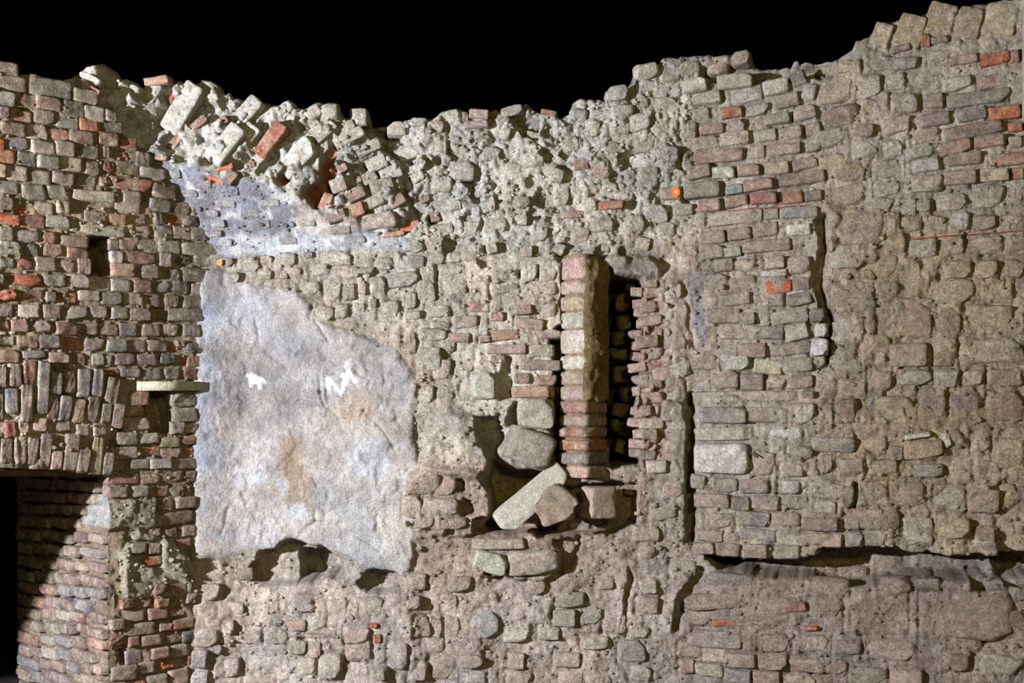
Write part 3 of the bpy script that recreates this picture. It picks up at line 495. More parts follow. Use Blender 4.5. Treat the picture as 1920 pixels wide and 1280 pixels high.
def build_wall(name, plane, xs, rows=380):
    v = np.linspace(0, 1, rows)[:, None]
    X = np.repeat(xs[None, :], rows, 0); tp = TOP(xs) + 4 * fbm(xs, xs * 0 + 5, 14, 301, 3)
    ts = np.convolve(np.pad(tp, 40, 'edge'), np.ones(81) / 81, 'valid')
    Y = ts[None, :] + (BOT - ts[None, :]) * v + (tp - ts)[None, :] * np.clip(1 - v / .14, 0, 1) ** 2
    h = sample(H, X, Y); c = sample(C, X, Y)
    # top edge rounds off
    k = np.clip(np.abs(X - XR0) / 40, 0, 1)[..., None]
    nrm = plane.n * k + (PB.n + PR.n) / 2 * (1 - k)
    P = plane.hit(X, Y) + nrm * (h - .05 * np.exp(-(Y - tp[None, :]) / 6.0))[..., None]
    caps = []; cc = []
    for d in (.62, .5, .38, .28, .2, .12, .06):
        top = P[0].copy(); top -= plane.n * d; top[:, 2] += .05 * fbm(xs, xs * 0 + d * 300, 30, 311, 4) - .03 * d
        caps.append(top); cc.append(c[0])
    back = caps[0].copy(); back[:, 2] = 0.0
    V = np.concatenate([back[None], np.stack(caps), P]); CC = np.concatenate([c[:1], np.stack(cc), c])
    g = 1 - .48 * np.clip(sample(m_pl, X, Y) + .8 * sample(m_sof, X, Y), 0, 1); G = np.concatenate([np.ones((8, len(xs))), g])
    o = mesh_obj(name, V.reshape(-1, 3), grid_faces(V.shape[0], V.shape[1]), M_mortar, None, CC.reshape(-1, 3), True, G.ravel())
    o['kind'] = 'structure'
    return o
wall_back = build_wall('wall_back', PB, np.arange(170, XR0 + .1, 2.5))
wall_back['label'] = 'pale ruined back wall with plaster patch, vault stump and narrow slit'; wall_back['category'] = 'wall'
wall_right = build_wall('wall_right', PR, np.concatenate([np.arange(XR0, 2460, 2.5)]))
wall_right['label'] = 'tall ruined wall of bricks and field stones with long horizontal crack'; wall_right['category'] = 'wall'

XR = curve([(110, 182), (182, 182), (205, 196), (228, 214), (250, 234), (262, 246), (285, 272), (320, 302), (350, 327), (385, 350), (405, 374), (430, 387), (460, 404), (478, 411), (500, 400), (530, 399), (560, 393), (600, 389), (640, 386), (690, 381), (740, 378), (820, 375), (880, 372), (950, 368), (1060, 370), (1280, 364), (1345, 363)])
TOPL = curve([(-430, 70), (-250, 84), (-100, 106), (0, 115), (33, 118), (35, 140), (50, 140), (62, 138), (85, 146), (115, 152), (135, 162), (140, 167), (165, 172), (182, 184)])
ARCH = curve([(-430, 858), (-100, 868), (0, 876), (100, 881), (203, 893)])
def build_left():
    nu, nv = 290, 400
    u = np.linspace(0, 1, nu)[None, :]; v = np.linspace(0, 1, nv)[:, None]
    tp = TOPL(-420 + u * 602); Y = tp + (BOT - tp) * v
    xr = XR(Y) + 3 * fbm(Y, Y * 0, 12, 321, 3)
    X = -420 + u * (xr + 420)
    ya = ARCH(X)
    Y = np.where((np.abs(Y - ya) < 3.2) & (X < 204), ya, Y)
    X = np.where((np.abs(X - 203) < 1.6) & (Y > ya - 1), 203.0, X)
    h = sampleL(HL, X, Y) - .04 * np.exp(-(xr - X) / 5.0) ; c = sampleL(CL, X, Y)
    P = PL.hit(X, Y) + PL.n * h[..., None]
    keep = ~((X < 202.9) & (Y > ya + .5))
    caps = []
    for d in (.5, .3, .15, .06):
        t = P[0] - PL.n * d; t[:, 2] += .03 * fbm(t[:, 0] * 300, t[:, 0] * 0 + d * 300, 30, 331, 3); caps.append(t)
    V = np.concatenate([np.stack(caps), P]); CC = np.concatenate([np.repeat(c[:1], 4, 0), c]); K = np.concatenate([np.ones((4, nu), bool), keep])
    # return at the right edge, running back behind the face
    ext = []
    for d in (.04, .15, .35): ext.append(V[:, -1] - PL.n * d)
    V = np.concatenate([V, np.stack(ext, 1)], 1); CC = np.concatenate([CC, np.repeat(CC[:, -1:], 3, 1)], 1); K = np.concatenate([K, np.ones((K.shape[0], 3), bool)], 1)
    f = grid_faces(V.shape[0], V.shape[1]); kk = K.reshape(-1); f = f[~(~kk[f]).any(1)]
    o = mesh_obj('wall_left', V.reshape(-1, 3), f, M_mortar, None, CC.reshape(-1, 3)); o['kind'] = 'structure'
    o['label'] = 'dim brick wall with brick arch over a dark opening'; o['category'] = 'wall'
    return o
wall_left = build_left()

# opening below the arch: jamb, dark passage behind it
def build_jamb():
    ys = np.arange(872, BOT, 3.0); L = np.linspace(0, 1.28, 150)
    l, y = np.meshgrid(L, ys)
    e = PL.hit(np.full_like(y, 203.0), y)                       # the edge of the opening on the wall face
    d = -PJ.u
    hj = .03 * fbm(l * 333, y, 26, 401, 5, .6) + .012 * vnoise(l * 50, y, 9, 405) - .03 * np.exp(-l / .02)
    P = e + d * l[..., None] + PJ.n * hj[..., None]
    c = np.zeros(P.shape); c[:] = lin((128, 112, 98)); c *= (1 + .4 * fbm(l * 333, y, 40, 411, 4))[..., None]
    c[(l < .35) & (y < 990) & (y > 920)] = lin((150, 148, 146))
    end = P[:, -1] + np.array([.9, .1, 0.0])                    # far end turns away into the dark
    P = np.concatenate([P, end[:, None]], 1); c = np.concatenate([c, c[:, -1:] * .3], 1)  # turned end coloured darker in place of shade
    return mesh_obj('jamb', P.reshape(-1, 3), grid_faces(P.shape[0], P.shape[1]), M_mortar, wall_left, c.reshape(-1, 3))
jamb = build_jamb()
def jamb_pt(x, y):
    """where the line of sight through a picture point meets the jamb"""
    e = PL.hit(203.0, 1000.0)
    rx = (x - 960) / F; n = PJ.n
    t = (e[0] * n[0] + e[1] * n[1]) / (rx * n[0] + n[1])
    return np.array([rx * t, t, ZC + (HZ - y) / F * t])
def box_mesh(name, corners, mat, parent):
    v = np.array(corners); f = np.array([[0, 1, 2, 3], [7, 6, 5, 4], [0, 4, 5, 1], [1, 5, 6, 2], [2, 6, 7, 3], [3, 7, 4, 0]])
    return mesh_obj(name, v, f, mat, parent, None, False)
def slab_between(name, x0, x1, y0, y1, d0, d1, mat, parent, plane=PL):
    a = [plane.hit(x, y) for x, y in ((x0, y1), (x1, y1), (x1, y0), (x0, y0))]
    return box_mesh(name, [p - plane.n * d0 for p in a] + [p - plane.n * d1 for p in a], mat, parent)
# passage: soffit over the opening and far walls with darkness in their colour
e0 = PL.hit(-420.0, 858.0); e1 = PL.hit(203.0, 889.0); inn = -PL.n
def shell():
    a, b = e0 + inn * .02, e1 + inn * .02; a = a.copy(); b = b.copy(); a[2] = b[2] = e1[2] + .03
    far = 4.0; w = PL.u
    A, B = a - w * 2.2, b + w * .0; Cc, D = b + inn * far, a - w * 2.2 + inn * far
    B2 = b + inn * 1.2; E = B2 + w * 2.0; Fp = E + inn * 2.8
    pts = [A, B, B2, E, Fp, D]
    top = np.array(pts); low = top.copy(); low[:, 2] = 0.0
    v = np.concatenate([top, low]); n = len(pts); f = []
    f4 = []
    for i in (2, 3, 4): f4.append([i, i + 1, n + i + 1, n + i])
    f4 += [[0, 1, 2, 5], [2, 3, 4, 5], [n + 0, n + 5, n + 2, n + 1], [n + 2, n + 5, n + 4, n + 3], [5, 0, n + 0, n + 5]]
    return mesh_obj('passage', v, np.array(f4), M_shade, wall_left, None, False)
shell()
slab_between('timber_lintel', -420, 196, 878, 893, .012, .25, M_wood, wall_left)

# floor in front of the walls
fl = mesh_obj('floor', [(-6, -4, 0), (6, -4, 0), (6, 7.4, 0), (-6, 7.4, 0)], np.array([[0, 1, 2, 3]]), M_earth, None, None, False)
fl['kind'] = 'structure'; fl['label'] = 'bare earth floor at the foot of the ruined walls'; fl['category'] = 'floor'

# ------------------------------------------------------------------ brick and stone shapes
def block_mesh(name, seed, k, amp, chips, nx=9, ny=4, nz=5, backface=False):
    rs = np.random.RandomState(seed); V = []; idx = {}; Fc = []
    def vid(p):
        key = tuple(np.round(p, 4))
        if key not in idx: idx[key] = len(V); V.append(p)
        return idx[key]
    def face(fn, na, nb):
        for i in range(na):
            for j in range(nb):
                Fc.append([vid(fn(-1 + 2 * (i + a) / na, -1 + 2 * (j + b) / nb)) for a, b in ((0, 0), (1, 0), (1, 1), (0, 1))])
    face(lambda a, b: (a, -1.0, b), nx, nz)
    face(lambda a, b: (a, b, 1.0), nx, ny); face(lambda a, b: (a, -b, -1.0), nx, ny)
    face(lambda a, b: (1.0, a, b), ny, nz); face(lambda a, b: (-1.0, -a, b), ny, nz)
    if backface: face(lambda a, b: (-a, 1.0, b), nx, nz)
    P = np.array(V, float)
    q = P / (np.sum(np.abs(P) ** k, 1) ** (1 / k))[:, None]
    if not backface: q[:, 1] = np.where(P[:, 1] > 0, P[:, 1], q[:, 1])
    for _ in range(chips):
        n = rs.normal(size=3) * np.array([1.0, .6, 1.0]); n[1] = -abs(n[1]) - .15; n /= np.linalg.norm(n)
        dmax = (q @ n).max(); c = dmax * rs.uniform(.80, .95)
        q -= np.maximum(0, q @ n - c)[:, None] * n * .95
    for o in range(6):
        f = (1.4, 2.4, 4.0, 6.3, 9.0, 12.0)[o]; ph = rs.rand(3, 3) * 9; a = amp * (.9, .6, .45, .35, .28, .22)[o]
        w = rs.normal(size=(3, 3)) * f
        q += a * np.sin(q @ w + ph[0]) * np.array([.55, .9, .55])
    m = mesh_obj(name, q * .5, np.array(Fc), M_brick).data
    for o in list(bpy.data.objects):
        if o.data is m: bpy.data.objects.remove(o)
    return m
BR = [block_mesh('brick_shape', 500 + i, 8 + (i % 4) * 2, .034, i % 3, 13, 4, 7) for i in range(24)]
ST = [block_mesh('stone_shape', 600 + i, 4.5 + (i % 5) * .8, .06, 5 + i % 4, 13, 4, 10) for i in range(32)]
for m in ST: m.materials[0] = M_stone

def colour(code):
    cs = [PAL[c] for c in code]
    w = [.62, .38] if len(cs) > 1 else [1]
    c = np.sum([np.array(x) * y for x, y in zip(cs, w)], 0)
    j = R.uniform(.88, 1.10); c = np.clip(c * j + np.array([R.uniform(-5, 5) for _ in range(3)]), 8, 245)
    return (*lin(c), R.random())
OCC = []
def place(wall, plane, x0, x1, y0, y1, code, ang=0.0, stone=False, proud=.018, depth=.10, hs=None, yaw=0.0, name=None, mesh=None, blend=None, tilt=0.0):
    cx, cy = (x0 + x1) / 2, (y0 + y1) / 2
    a = plane.hit(x0, cy); b = plane.hit(x1, cy); c = plane.hit(cx, cy)
    w = np.linalg.norm(b - a); hgt = (y1 - y0) / F * c[1]
    if hs is None:
        sx = np.array([cx, cx - (x1 - x0) * .3, cx + (x1 - x0) * .3, cx, cx]); sy = np.array([cy, cy, cy, cy - (y1 - y0) * .3, cy + (y1 - y0) * .3])
        base = float(np.median(sampleL(HL, sx, sy) if plane is PL else sample(H, sx, sy)))
    else: base = hs
    m = mesh or R.choice(ST if stone else BR)
    o = bpy.data.objects.new(name or ('stone' if stone else 'brick'), m); COL.objects.link(o); o.parent = wall
    cc = np.array(colour(code)); loc = (sampleL(CL, np.array([cx]), np.array([cy])) if plane is PL else sample(C, np.array([cx]), np.array([cy])))[0]
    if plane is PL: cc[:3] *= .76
    if blend is None: blend = .12 if plane is PL else (.45 if stone else .22)
    if 'o' in code or 'w' in code: blend *= .4
    cc[:3] = cc[:3] * (1 - blend) + loc * blend; o.color = tuple(cc)
    u, n, z = plane.u, plane.n, np.array([0, 0, 1.0])
    t = math.radians(ang + R.uniform(-1.6, 1.6)); u2 = u * math.cos(t) + z * math.sin(t); z2 = -u * math.sin(t) + z * math.cos(t)
    ty = math.radians(yaw + R.uniform(-4, 4)); u3 = u2 * math.cos(ty) - n * math.sin(ty); n3 = n * math.cos(ty) + u2 * math.sin(ty)
    tz = math.radians(tilt + R.uniform(-4, 4) * (.2 if tilt else 1)); n4 = n3 * math.cos(tz) + z2 * math.sin(tz); z3 = z2 * math.cos(tz) - n3 * math.sin(tz)
    fx = -1 if R.random() < .5 else 1
    ctr = c + n * (base + proud - depth / 2)
    import mathutils
    M = mathutils.Matrix.Identity(4)
    for i in range(3):
        M[i][0] = u3[i] * w * 1.02; M[i][1] = -n4[i] * depth; M[i][2] = z3[i] * hgt * 1.02; M[i][3] = ctr[i]
    o.matrix_world = M
    return o

# ---- left wall: x0 x1 y0 y1 colour
LEFT = """-10 33 116 143 t;-8 48 143 170 mr;54 135 148 183 d;137 182 168 194 tk;-5 28 171 196 n;30 70 176 200 mr;68 111 181 206 kr;115 157 188 217 d;157 195 199 227 g;195 214 208 228 g;-5 17 200 223 p;17 60 204 227 r;62 102 207 232 m;105 146 213 240 n;147 183 222 246 o;192 230 228 252 dm;0 46 230 253 kr;50 91 232 261 k;90 130 242 263 or;130 174 246 270 mr;184 221 250 273 r;226 256 258 281 r;-8 7 256 281 o;6 54 256 281 gd;59 102 263 288 gk;103 143 266 292 k;145 184 274 298 d;194 204 275 295 d;206 245 282 304 o;253 280 285 312 d;-5 27 281 306 ot;32 67 284 311 d;69 109 293 315 n;112 154 295 320 tg;158 186 303 327 m;192 214 303 324 rk;217 262 303 326 m;262 308 315 335 g;-5 8 309 332 ot;10 52 311 338 k;54 95 319 345 dg;97 136 323 346 k;142 180 328 350 d;188 201 332 350 o;207 284 333 356 r;-5 35 339 364 nd;40 86 346 374 pg;87 127 348 374 d;136 216 357 377 lt;230 268 360 380 dk;284 328 345 371 m;-5 23 370 393 k;24 59 378 401 o;62 100 376 401 k;105 128 376 400 kp;215 262 376 398 k;277 320 372 396 b;325 356 379 401 m;358 374 388 405 m;-5 36 402 421 o;38 83 404 427 rk;86 130 405 428 l;132 147 413 435 n;157 197 395 417 k;205 235 402 420 r;247 273 400 419 k;288 303 399 419 d;310 342 402 422 o;344 376 404 425 d;-5 24 424 450 k;29 74 430 451 p;75 108 434 457 r;112 166 441 462 r;148 236 421 441 g;241 284 420 444 k;288 323 423 446 n;324 358 425 448 g;359 392 427 450 d;-5 38 452 476 n;42 75 455 480 p;80 116 457 481 pr;124 164 465 485 r;204 221 449 469 p;222 255 448 468 rk;258 292 448 468 k;296 338 449 473 n;341 408 456 479 nt;-5 26 485 502 n;29 61 484 505 r;66 103 483 509 k;105 143 485 511 k;145 170 484 513 k;206 230 471 493 l;230 294 471 494 r;300 320 475 500 g;326 360 478 498 d;364 397 478 501 d;209 257 494 518 kr;262 296 497 521 k;310 340 503 526 d;342 399 502 528 dm;-5 4 515 532 p;11 75 515 536 ro;80 122 516 537 dk;126 165 515 540 n;166 206 519 543 gl;208 243 523 546 n;248 283 524 548 kr;289 321 525 549 bn;325 351 525 553 d;357 391 532 555 db;-5 33 543 564 o;41 81 543 565 rp;85 103 548 567 p;107 144 548 568 o;147 185 545 566 g;188 228 547 572 dp;232 267 550 573 g;269 306 550 575 p;308 338 552 576 mp;341 384 555 578 d;-5 23 570 593 p;34 73 571 595 l;79 117 571 596 p;125 164 573 598 tg;166 200 574 596 pg;205 236 576 597 lb;241 279 577 601 p;311 381 579 602 db;-5 17 600 619 rk;19 53 600 622 rk;57 99 601 624 kg;103 142 604 627 rp;143 183 605 627 p;187 221 607 629 mr;222 261 606 630 b;265 300 608 630 p;303 336 606 629 kl;342 375 609 632 bd;-5 25 630 648 l;30 72 630 653 r;74 111 629 653 db;114 156 633 656 o;157 197 634 657 p;198 236 637 660 b;237 272 636 660 p;275 312 638 659 pk;314 328 645 660 o;330 346 638 650 m;346 381 642 661 db;-5 35 655 680 r;40 85 657 672 b;90 128 661 681 pr;131 167 661 685 pr;172 194 663 686 g;195 210 663 686 g;213 252 663 685 p;254 295 663 684 pk;297 328 664 684 b;338 350 670 686 o;350 375 667 687 rk;194 223 692 704 r;225 262 690 706 p;267 301 690 711 p;305 336 691 710 p;342 376 690 711 rp;243 278 733 760 r;323 372 737 762 gb;235 268 760 778 rp;325 373 764 790 dp;232 281 783 806 kg;320 344 790 812 g;345 375 793 811 mk;218 257 810 833 g;262 297 812 831 g;301 337 819 838 t;338 372 815 835 rp;208 259 837 859 kg;268 302 838 856 o;303 338 839 857 mr;345 370 838 857 o;209 238 861 881 m;243 279 861 879 gd;281 319 860 878 g;321 370 860 879 dm;204 260 889 908 rp;264 299 889 907 mr;303 345 882 903 m;348 368 882 903 m;204 237 911 932 mk;247 278 910 931 g;281 316 912 932 mr;317 350 910 931 m;292 325 936 956 m;329 364 931 952 m;290 364 958 983 m;275 301 988 1005 k;305 340 987 1009 m;342 365 984 1004 k;326 360 1010 1030 r;243 271 1018 1036 dr;275 297 1018 1038 p;270 302 1042 1058 o;283 303 1093 1113 r;310 345 1092 1107 r;225 247 1122 1140 r;249 284 1121 1139 kr;288 312 1120 1137 or;277 310 1140 1160 kr;313 345 1140 1153 m;226 270 1143 1166 k;233 290 1167 1190 mr;297 320 1168 1180 k;322 362 1158 1178 r;240 258 1192 1210 r;262 302 1190 1210 k;310 338 1190 1205 r;340 367 1181 1202 b;282 313 1213 1233 kr;319 353 1206 1230 kg;236 265 1220 1246 pb;297 330 1234 1254 o;208 255 1247 1275 pk;258 290 1240 1262 g;315 350 1255 1285 k;250 272 1276 1295 o;350 362 1228 1245 r;300 345 1290 1312 p;220 262 1295 1318 k;275 310 1265 1285 m;205 230 1160 1180 k;206 232 1190 1210 r;345 366 1110 1130 g"""
SUNK = {(206, 282), (310, 402), (268, 838), (345, 838), (314, 645), (338, 670), (107, 548), (114, 633), (188, 332), (243, 1018), (275, 1018), (270, 1042), (24, 378), (297, 1234)}
for e in LEFT.split(';'):
    f = e.split(); x0, x1, y0, y1 = map(float, f[:4])
    pr = R.uniform(.010, .023)
    x0 -= .8; x1 += .8; y0 -= .6; y1 += .6
    if (round(x0 + .8), round(y0 + .6)) in SUNK: pr = R.uniform(0.0, .008)
    if 125 < x0 < 300 and 380 < y0 < 450: pr *= .6
    if x0 > 200 and y0 > 985: pr = R.uniform(.01, .03)
    place(wall_left, PL, x0, x1, y0, y1, f[4], 0, R.random() < .18, pr)
y = 100.0
while y < 655:                                   # courses running on past the left end of the picture
    x = -14.0 - R.uniform(0, 24)
    while x > -400:
        w = R.choice([44, 44, 46, 84]); yy = y + .16 * (x + 10) * (740 - y) / 600
        if yy > float(TOPL(x)) + 14: place(wall_left, PL, x - w + 4, x, yy, yy + 24, R.choice(['p', 'k', 'dg', 'g', 'r', 'kr', 'mr', 'd']), 0, R.random() < .2, R.uniform(.016, .03))
        x -= w
    y += 29
brick_arch = bpy.data.objects.new('brick_arch', None); COL.objects.link(brick_arch); brick_arch.parent = wall_left; brick_arch.empty_display_size = .1
for k in range(17):
    x = -36 - k * 23
    place(brick_arch, PL, x - 20, x, 690, 735, R.choice(['p', 'b', 'pb', 'r']), 0, False, .022); place(brick_arch, PL, x - 20, x, 740, 786, R.choice(['p', 'b', 'pk']), 0, False, .022); place(brick_arch, PL, x - 20, x, 806, 858, 'p', 0, False, .016)
# arch over the opening: standing bricks fanning out (x0 x1 y0 y1 colour lean)
ARCHB = """-10 10 687 725 b 0;14 37 682 725 p 0;41 64 674 721 r -1;68 88 679 775 bg -2;91 113 697 739 pb -2;116 137 696 739 rp -3;142 167 692 745 pb -6;170 191 692 743 b -7;195 219 707 760 km -9;220 239 716 757 p -9;-12 5 738 785 p 0;8 31 729 775 b -1;35 56 723 790 p -1;86 105 741 785 m -4;107 129 742 787 bd -6;133 155 748 790 r -5;158 182 743 790 pk -8;186 205 756 792 g -8;209 229 757 801 p -9;5 27 790 820 r -1;-2 20 822 868 p -1;23 47 813 870 p -3;49 69 821 869 p -3;72 95 813 874 p -4;94 114 846 879 k -4;117 145 813 880 p -5;143 166 839 884 pm -7;167 190 819 888 tk -8;190 209 849 890 d -9;199 220 796 826 d -12;-30 -8 815 866 p 0;-34 -14 700 790 pk 0;30 52 792 812 k 0;60 84 785 808 k -4;100 130 788 808 gk 0;140 165 795 818 k 0;172 196 793 816 kg 0"""
for e in ARCHB.split(';'):
    f = e.split(); x0, x1, y0, y1 = map(float, f[:4])
    place(brick_arch, PL, x0 - .5, x1 + .5, y0 - 1, y1 + 1, f[4], float(f[5]), False, R.uniform(.018, .03) if y0 < 785 else R.uniform(.012, .02), mesh=R.choice(BR))
sl = slab_between('slate_slab', 255, 369, 715, 732, -.05, .12, M_plain, wall_left); sl.color = (*lin((168, 164, 146)), 1)
# ---- jamb bricks: y slope, then breaks with colours
JAMB = """903 .06|62 110m 150m 190m;926 .06|50 72m 106m 131m 164mo 186t;950 .05|45 86m 116m 141m 164t;976 .04|42 66m 101m 131m 158m;1000 .06|41 84m 142mt 170p 203p;1026 .07|42 67m 95m 127n 154p 200bp;1051 .08|42 88m 114om 150p 171k 203p;1077 .08|42 70m 106m 128m 153p 203p;1099 .08|42 80om 112mr 138b 166bl 203b;1124 .08|42 67m 90mo 121pk 148p 176b;1147 .07|42 83m 108p 137l 169pr 203p;1171 .08|40 66m 89p 120lb 148p 203rb;1194 .08|40 82mr 108lb 141b 168p 203ro;1218 .08|39 64p 86p 117nl 141b 184p;1240 .09|38 82b 101p 131rp 158b 184m 203k;1264 .09|38 62dr 91b 142p 203pk;1288 .09|38 75p 110b 150p 203p"""
def jamb_brick(x0, x1, y, code):
    a = jamb_pt(x0 + 1.2, y); b = jamb_pt(x1 - 1.2, y); c = (a + b) / 2; w = np.linalg.norm((b - a)[:2]); hgt = 19.5 / F * c[1] * R.uniform(.88, 1.1)
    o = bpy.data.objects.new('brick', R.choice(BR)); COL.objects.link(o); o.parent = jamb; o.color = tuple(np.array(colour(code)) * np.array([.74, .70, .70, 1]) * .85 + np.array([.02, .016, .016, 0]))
    import mathutils
    M = mathutils.Matrix.Identity(4); dp = .12; ctr = c + PJ.n * (R.uniform(.02, .04) - dp / 2); t = math.radians(R.uniform(-1.5, 1.5))
    u = PJ.u * math.cos(t) + np.array([0, 0, math.sin(t)]); z = np.array([0, 0, 1.0]) * math.cos(t) - PJ.u * math.sin(t)
    for i in range(3): M[i][0] = u[i] * w; M[i][1] = -PJ.n[i] * dp; M[i][2] = z[i] * hgt; M[i][3] = ctr[i]
    o.matrix_world = M
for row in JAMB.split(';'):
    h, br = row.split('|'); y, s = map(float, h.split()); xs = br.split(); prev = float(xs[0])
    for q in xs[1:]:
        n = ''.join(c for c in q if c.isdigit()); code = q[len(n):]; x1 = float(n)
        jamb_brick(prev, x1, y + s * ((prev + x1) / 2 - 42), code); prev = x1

for cx, cy, w, h, code, ang, stone, pr, dep, bl, tl in PLAN:
    right = cx > XR0
    place(wall_right if right else wall_back, PR if right else PB, cx - w / 2, cx + w / 2, cy - h / 2, cy + h / 2, code, ang, stone, pr, dep, blend=bl, tilt=tl)
# rough stones deep inside the slit
for cx, cy, w, h in ((1176, 560, 34, 34), (1180, 598, 30, 30), (1168, 630, 26, 30), (1180, 662, 34, 26), (1172, 700, 32, 34), (1184, 738, 30, 30), (1172, 770, 36, 28), (1182, 806, 32, 30), (1176, 842, 34, 28), (1190, 530, 24, 22), (1158, 660, 18, 24), (1160, 800, 18, 26)):
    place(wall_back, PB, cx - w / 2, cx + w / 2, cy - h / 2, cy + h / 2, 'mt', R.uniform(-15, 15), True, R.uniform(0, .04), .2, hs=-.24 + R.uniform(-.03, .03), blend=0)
for k in range(16):
    cy = 545 + k * 20.5; cx = 1212 + R.uniform(-6, 8); w = R.uniform(26, 40)
    place(wall_back, PB, cx - w / 2, cx + w / 2, cy - 9, cy + 9, R.choice(['kp', 'k', 'p', 'kr', 'km']), R.uniform(-8, 8), R.random() < .5, R.uniform(.0, .04), .2, hs=-.07, blend=.2, yaw=-25)

# brick pier beside the slit: bricks set cornerwise, plaster coat on its shaded side
def pier_brick(cy, h, code, w=.205, dx=0.0):
    import mathutils
    c = PB.hit(1094.0 + dx, cy); hgt = h / F * 7
    o = bpy.data.objects.new('brick', R.choice(BRF)); COL.objects.link(o); o.parent = pier; o.color = colour(code)
    t = math.radians(47 + R.uniform(-2.5, 2.5)); u = PB.u * math.cos(t) + PB.n * -math.sin(t); n = PB.n * math.cos(t) + PB.u * math.sin(t)
    M = mathutils.Matrix.Identity(4); ctr = c + PB.n * (-.02 + R.uniform(-.006, .006))
    for i in range(3): M[i][0] = u[i] * w; M[i][1] = -n[i] * w; M[i][2] = (0, 0, 1)[i] * hgt; M[i][3] = ctr[i]
    o.matrix_world = M
BRF = [block_mesh('pier_brick_shape', 700 + i, 10, .02, 1, 8, 8, 5, True) for i in range(8)]
def loft(name, rings, mat, parent=None, colors=None, cap=True):
    n = len(rings[0]); V = np.array([p for r in rings for p in r], float); f = []
    for i in range(len(rings) - 1):
        for j in range(n): f.append([i * n + j, i * n + (j + 1) % n, (i + 1) * n + (j + 1) % n, (i + 1) * n + j])
    if cap:
        for i in (0, len(rings) - 1):
            b = i * n
            for j in range(1, n - 2, 2): f.append([b, b + j, b + j + 1, b + j + 2])
    return mesh_obj(name, V, np.array(f), mat, parent, colors)
base = PB.hit(1094.0, 880.0)
rings = []; cols = []
for y in np.linspace(884, 478, 110):
    c = PB.hit(1094.0, y); r = []
    for k in range(24):
        a = k / 24 * 2 * math.pi; dirv = np.array([math.cos(a), math.sin(a)]); rr = .104 / (abs(dirv[0]) ** 1.25 + abs(dirv[1]) ** 1.25) ** (1 / 1.25)
        q = dirv * rr * (1 + .10 * float(vnoise(k * 9.0 if k < 23 else 0.0, y, 10, 801)) )
        r.append([c[0] + q[0], c[1] + .02 + q[1], c[2]]); cols.append(lin((150, 128, 98)))
    rings.append(r)
pier = loft('brick_pier', rings, M_mortar, wall_back, np.array(cols))
for cy, h, code in [(504, 44, 'k'), (540, 26, 'k'), (570, 28, 'k'), (601, 32, 'l'), (641, 46, 'l'), (680, 26, 'l'), (709, 26, 'k'), (737, 27, 'k'), (763, 24, 'kr'), (788, 22, 'k'), (810, 19, 'rk'), (834, 21, 'r'), (859, 23, 'pb'), (884, 22, 'k')]:
    pier_brick(cy, h, code, .205 if cy > 750 else .192)
# plaster skin on the shaded face of the pier
def pier_skin():
    ys = np.arange(490, 772, 3.0); us = np.linspace(0, 1, 26); u, y = np.meshgrid(us, ys)
    c = PB.hit(np.full_like(y, 1094.0), y)
    t = math.radians(43); d = np.array([math.cos(t), math.sin(t), 0]); n = np.array([math.sin(t), -math.cos(t), 0])
    u0 = .02 + .09 * (fbm(y, y * 0, 40, 811, 3) + .3) * 1.0
    s = (u0 + u * (1 - u0)) * .205
    o_ = c + np.array([-.004, .02 - .145, 0]) + d * s[..., None] + n * (.016 + .016 * fbm(s * 333, y, 24, 821, 4) - .03 * np.exp(-u * 10) - .02 * np.exp(-(1 - u) * 12))[..., None]
    o_ = o_ - n * (.06 * smooth((y - 750 - 10 * fbm(u * 60, y * 0, 20, 831, 2)) / 8))[..., None]
    col = np.zeros(o_.shape); col[:] = lin((134, 114, 80)); col *= (1 + .4 * fbm(s * 333, y, 30, 841, 4))[..., None]
    return mesh_obj('plaster_skin', o_.reshape(-1, 3), grid_faces(len(ys), 26), M_mortar, pier, col.reshape(-1, 3))
pier_skin()

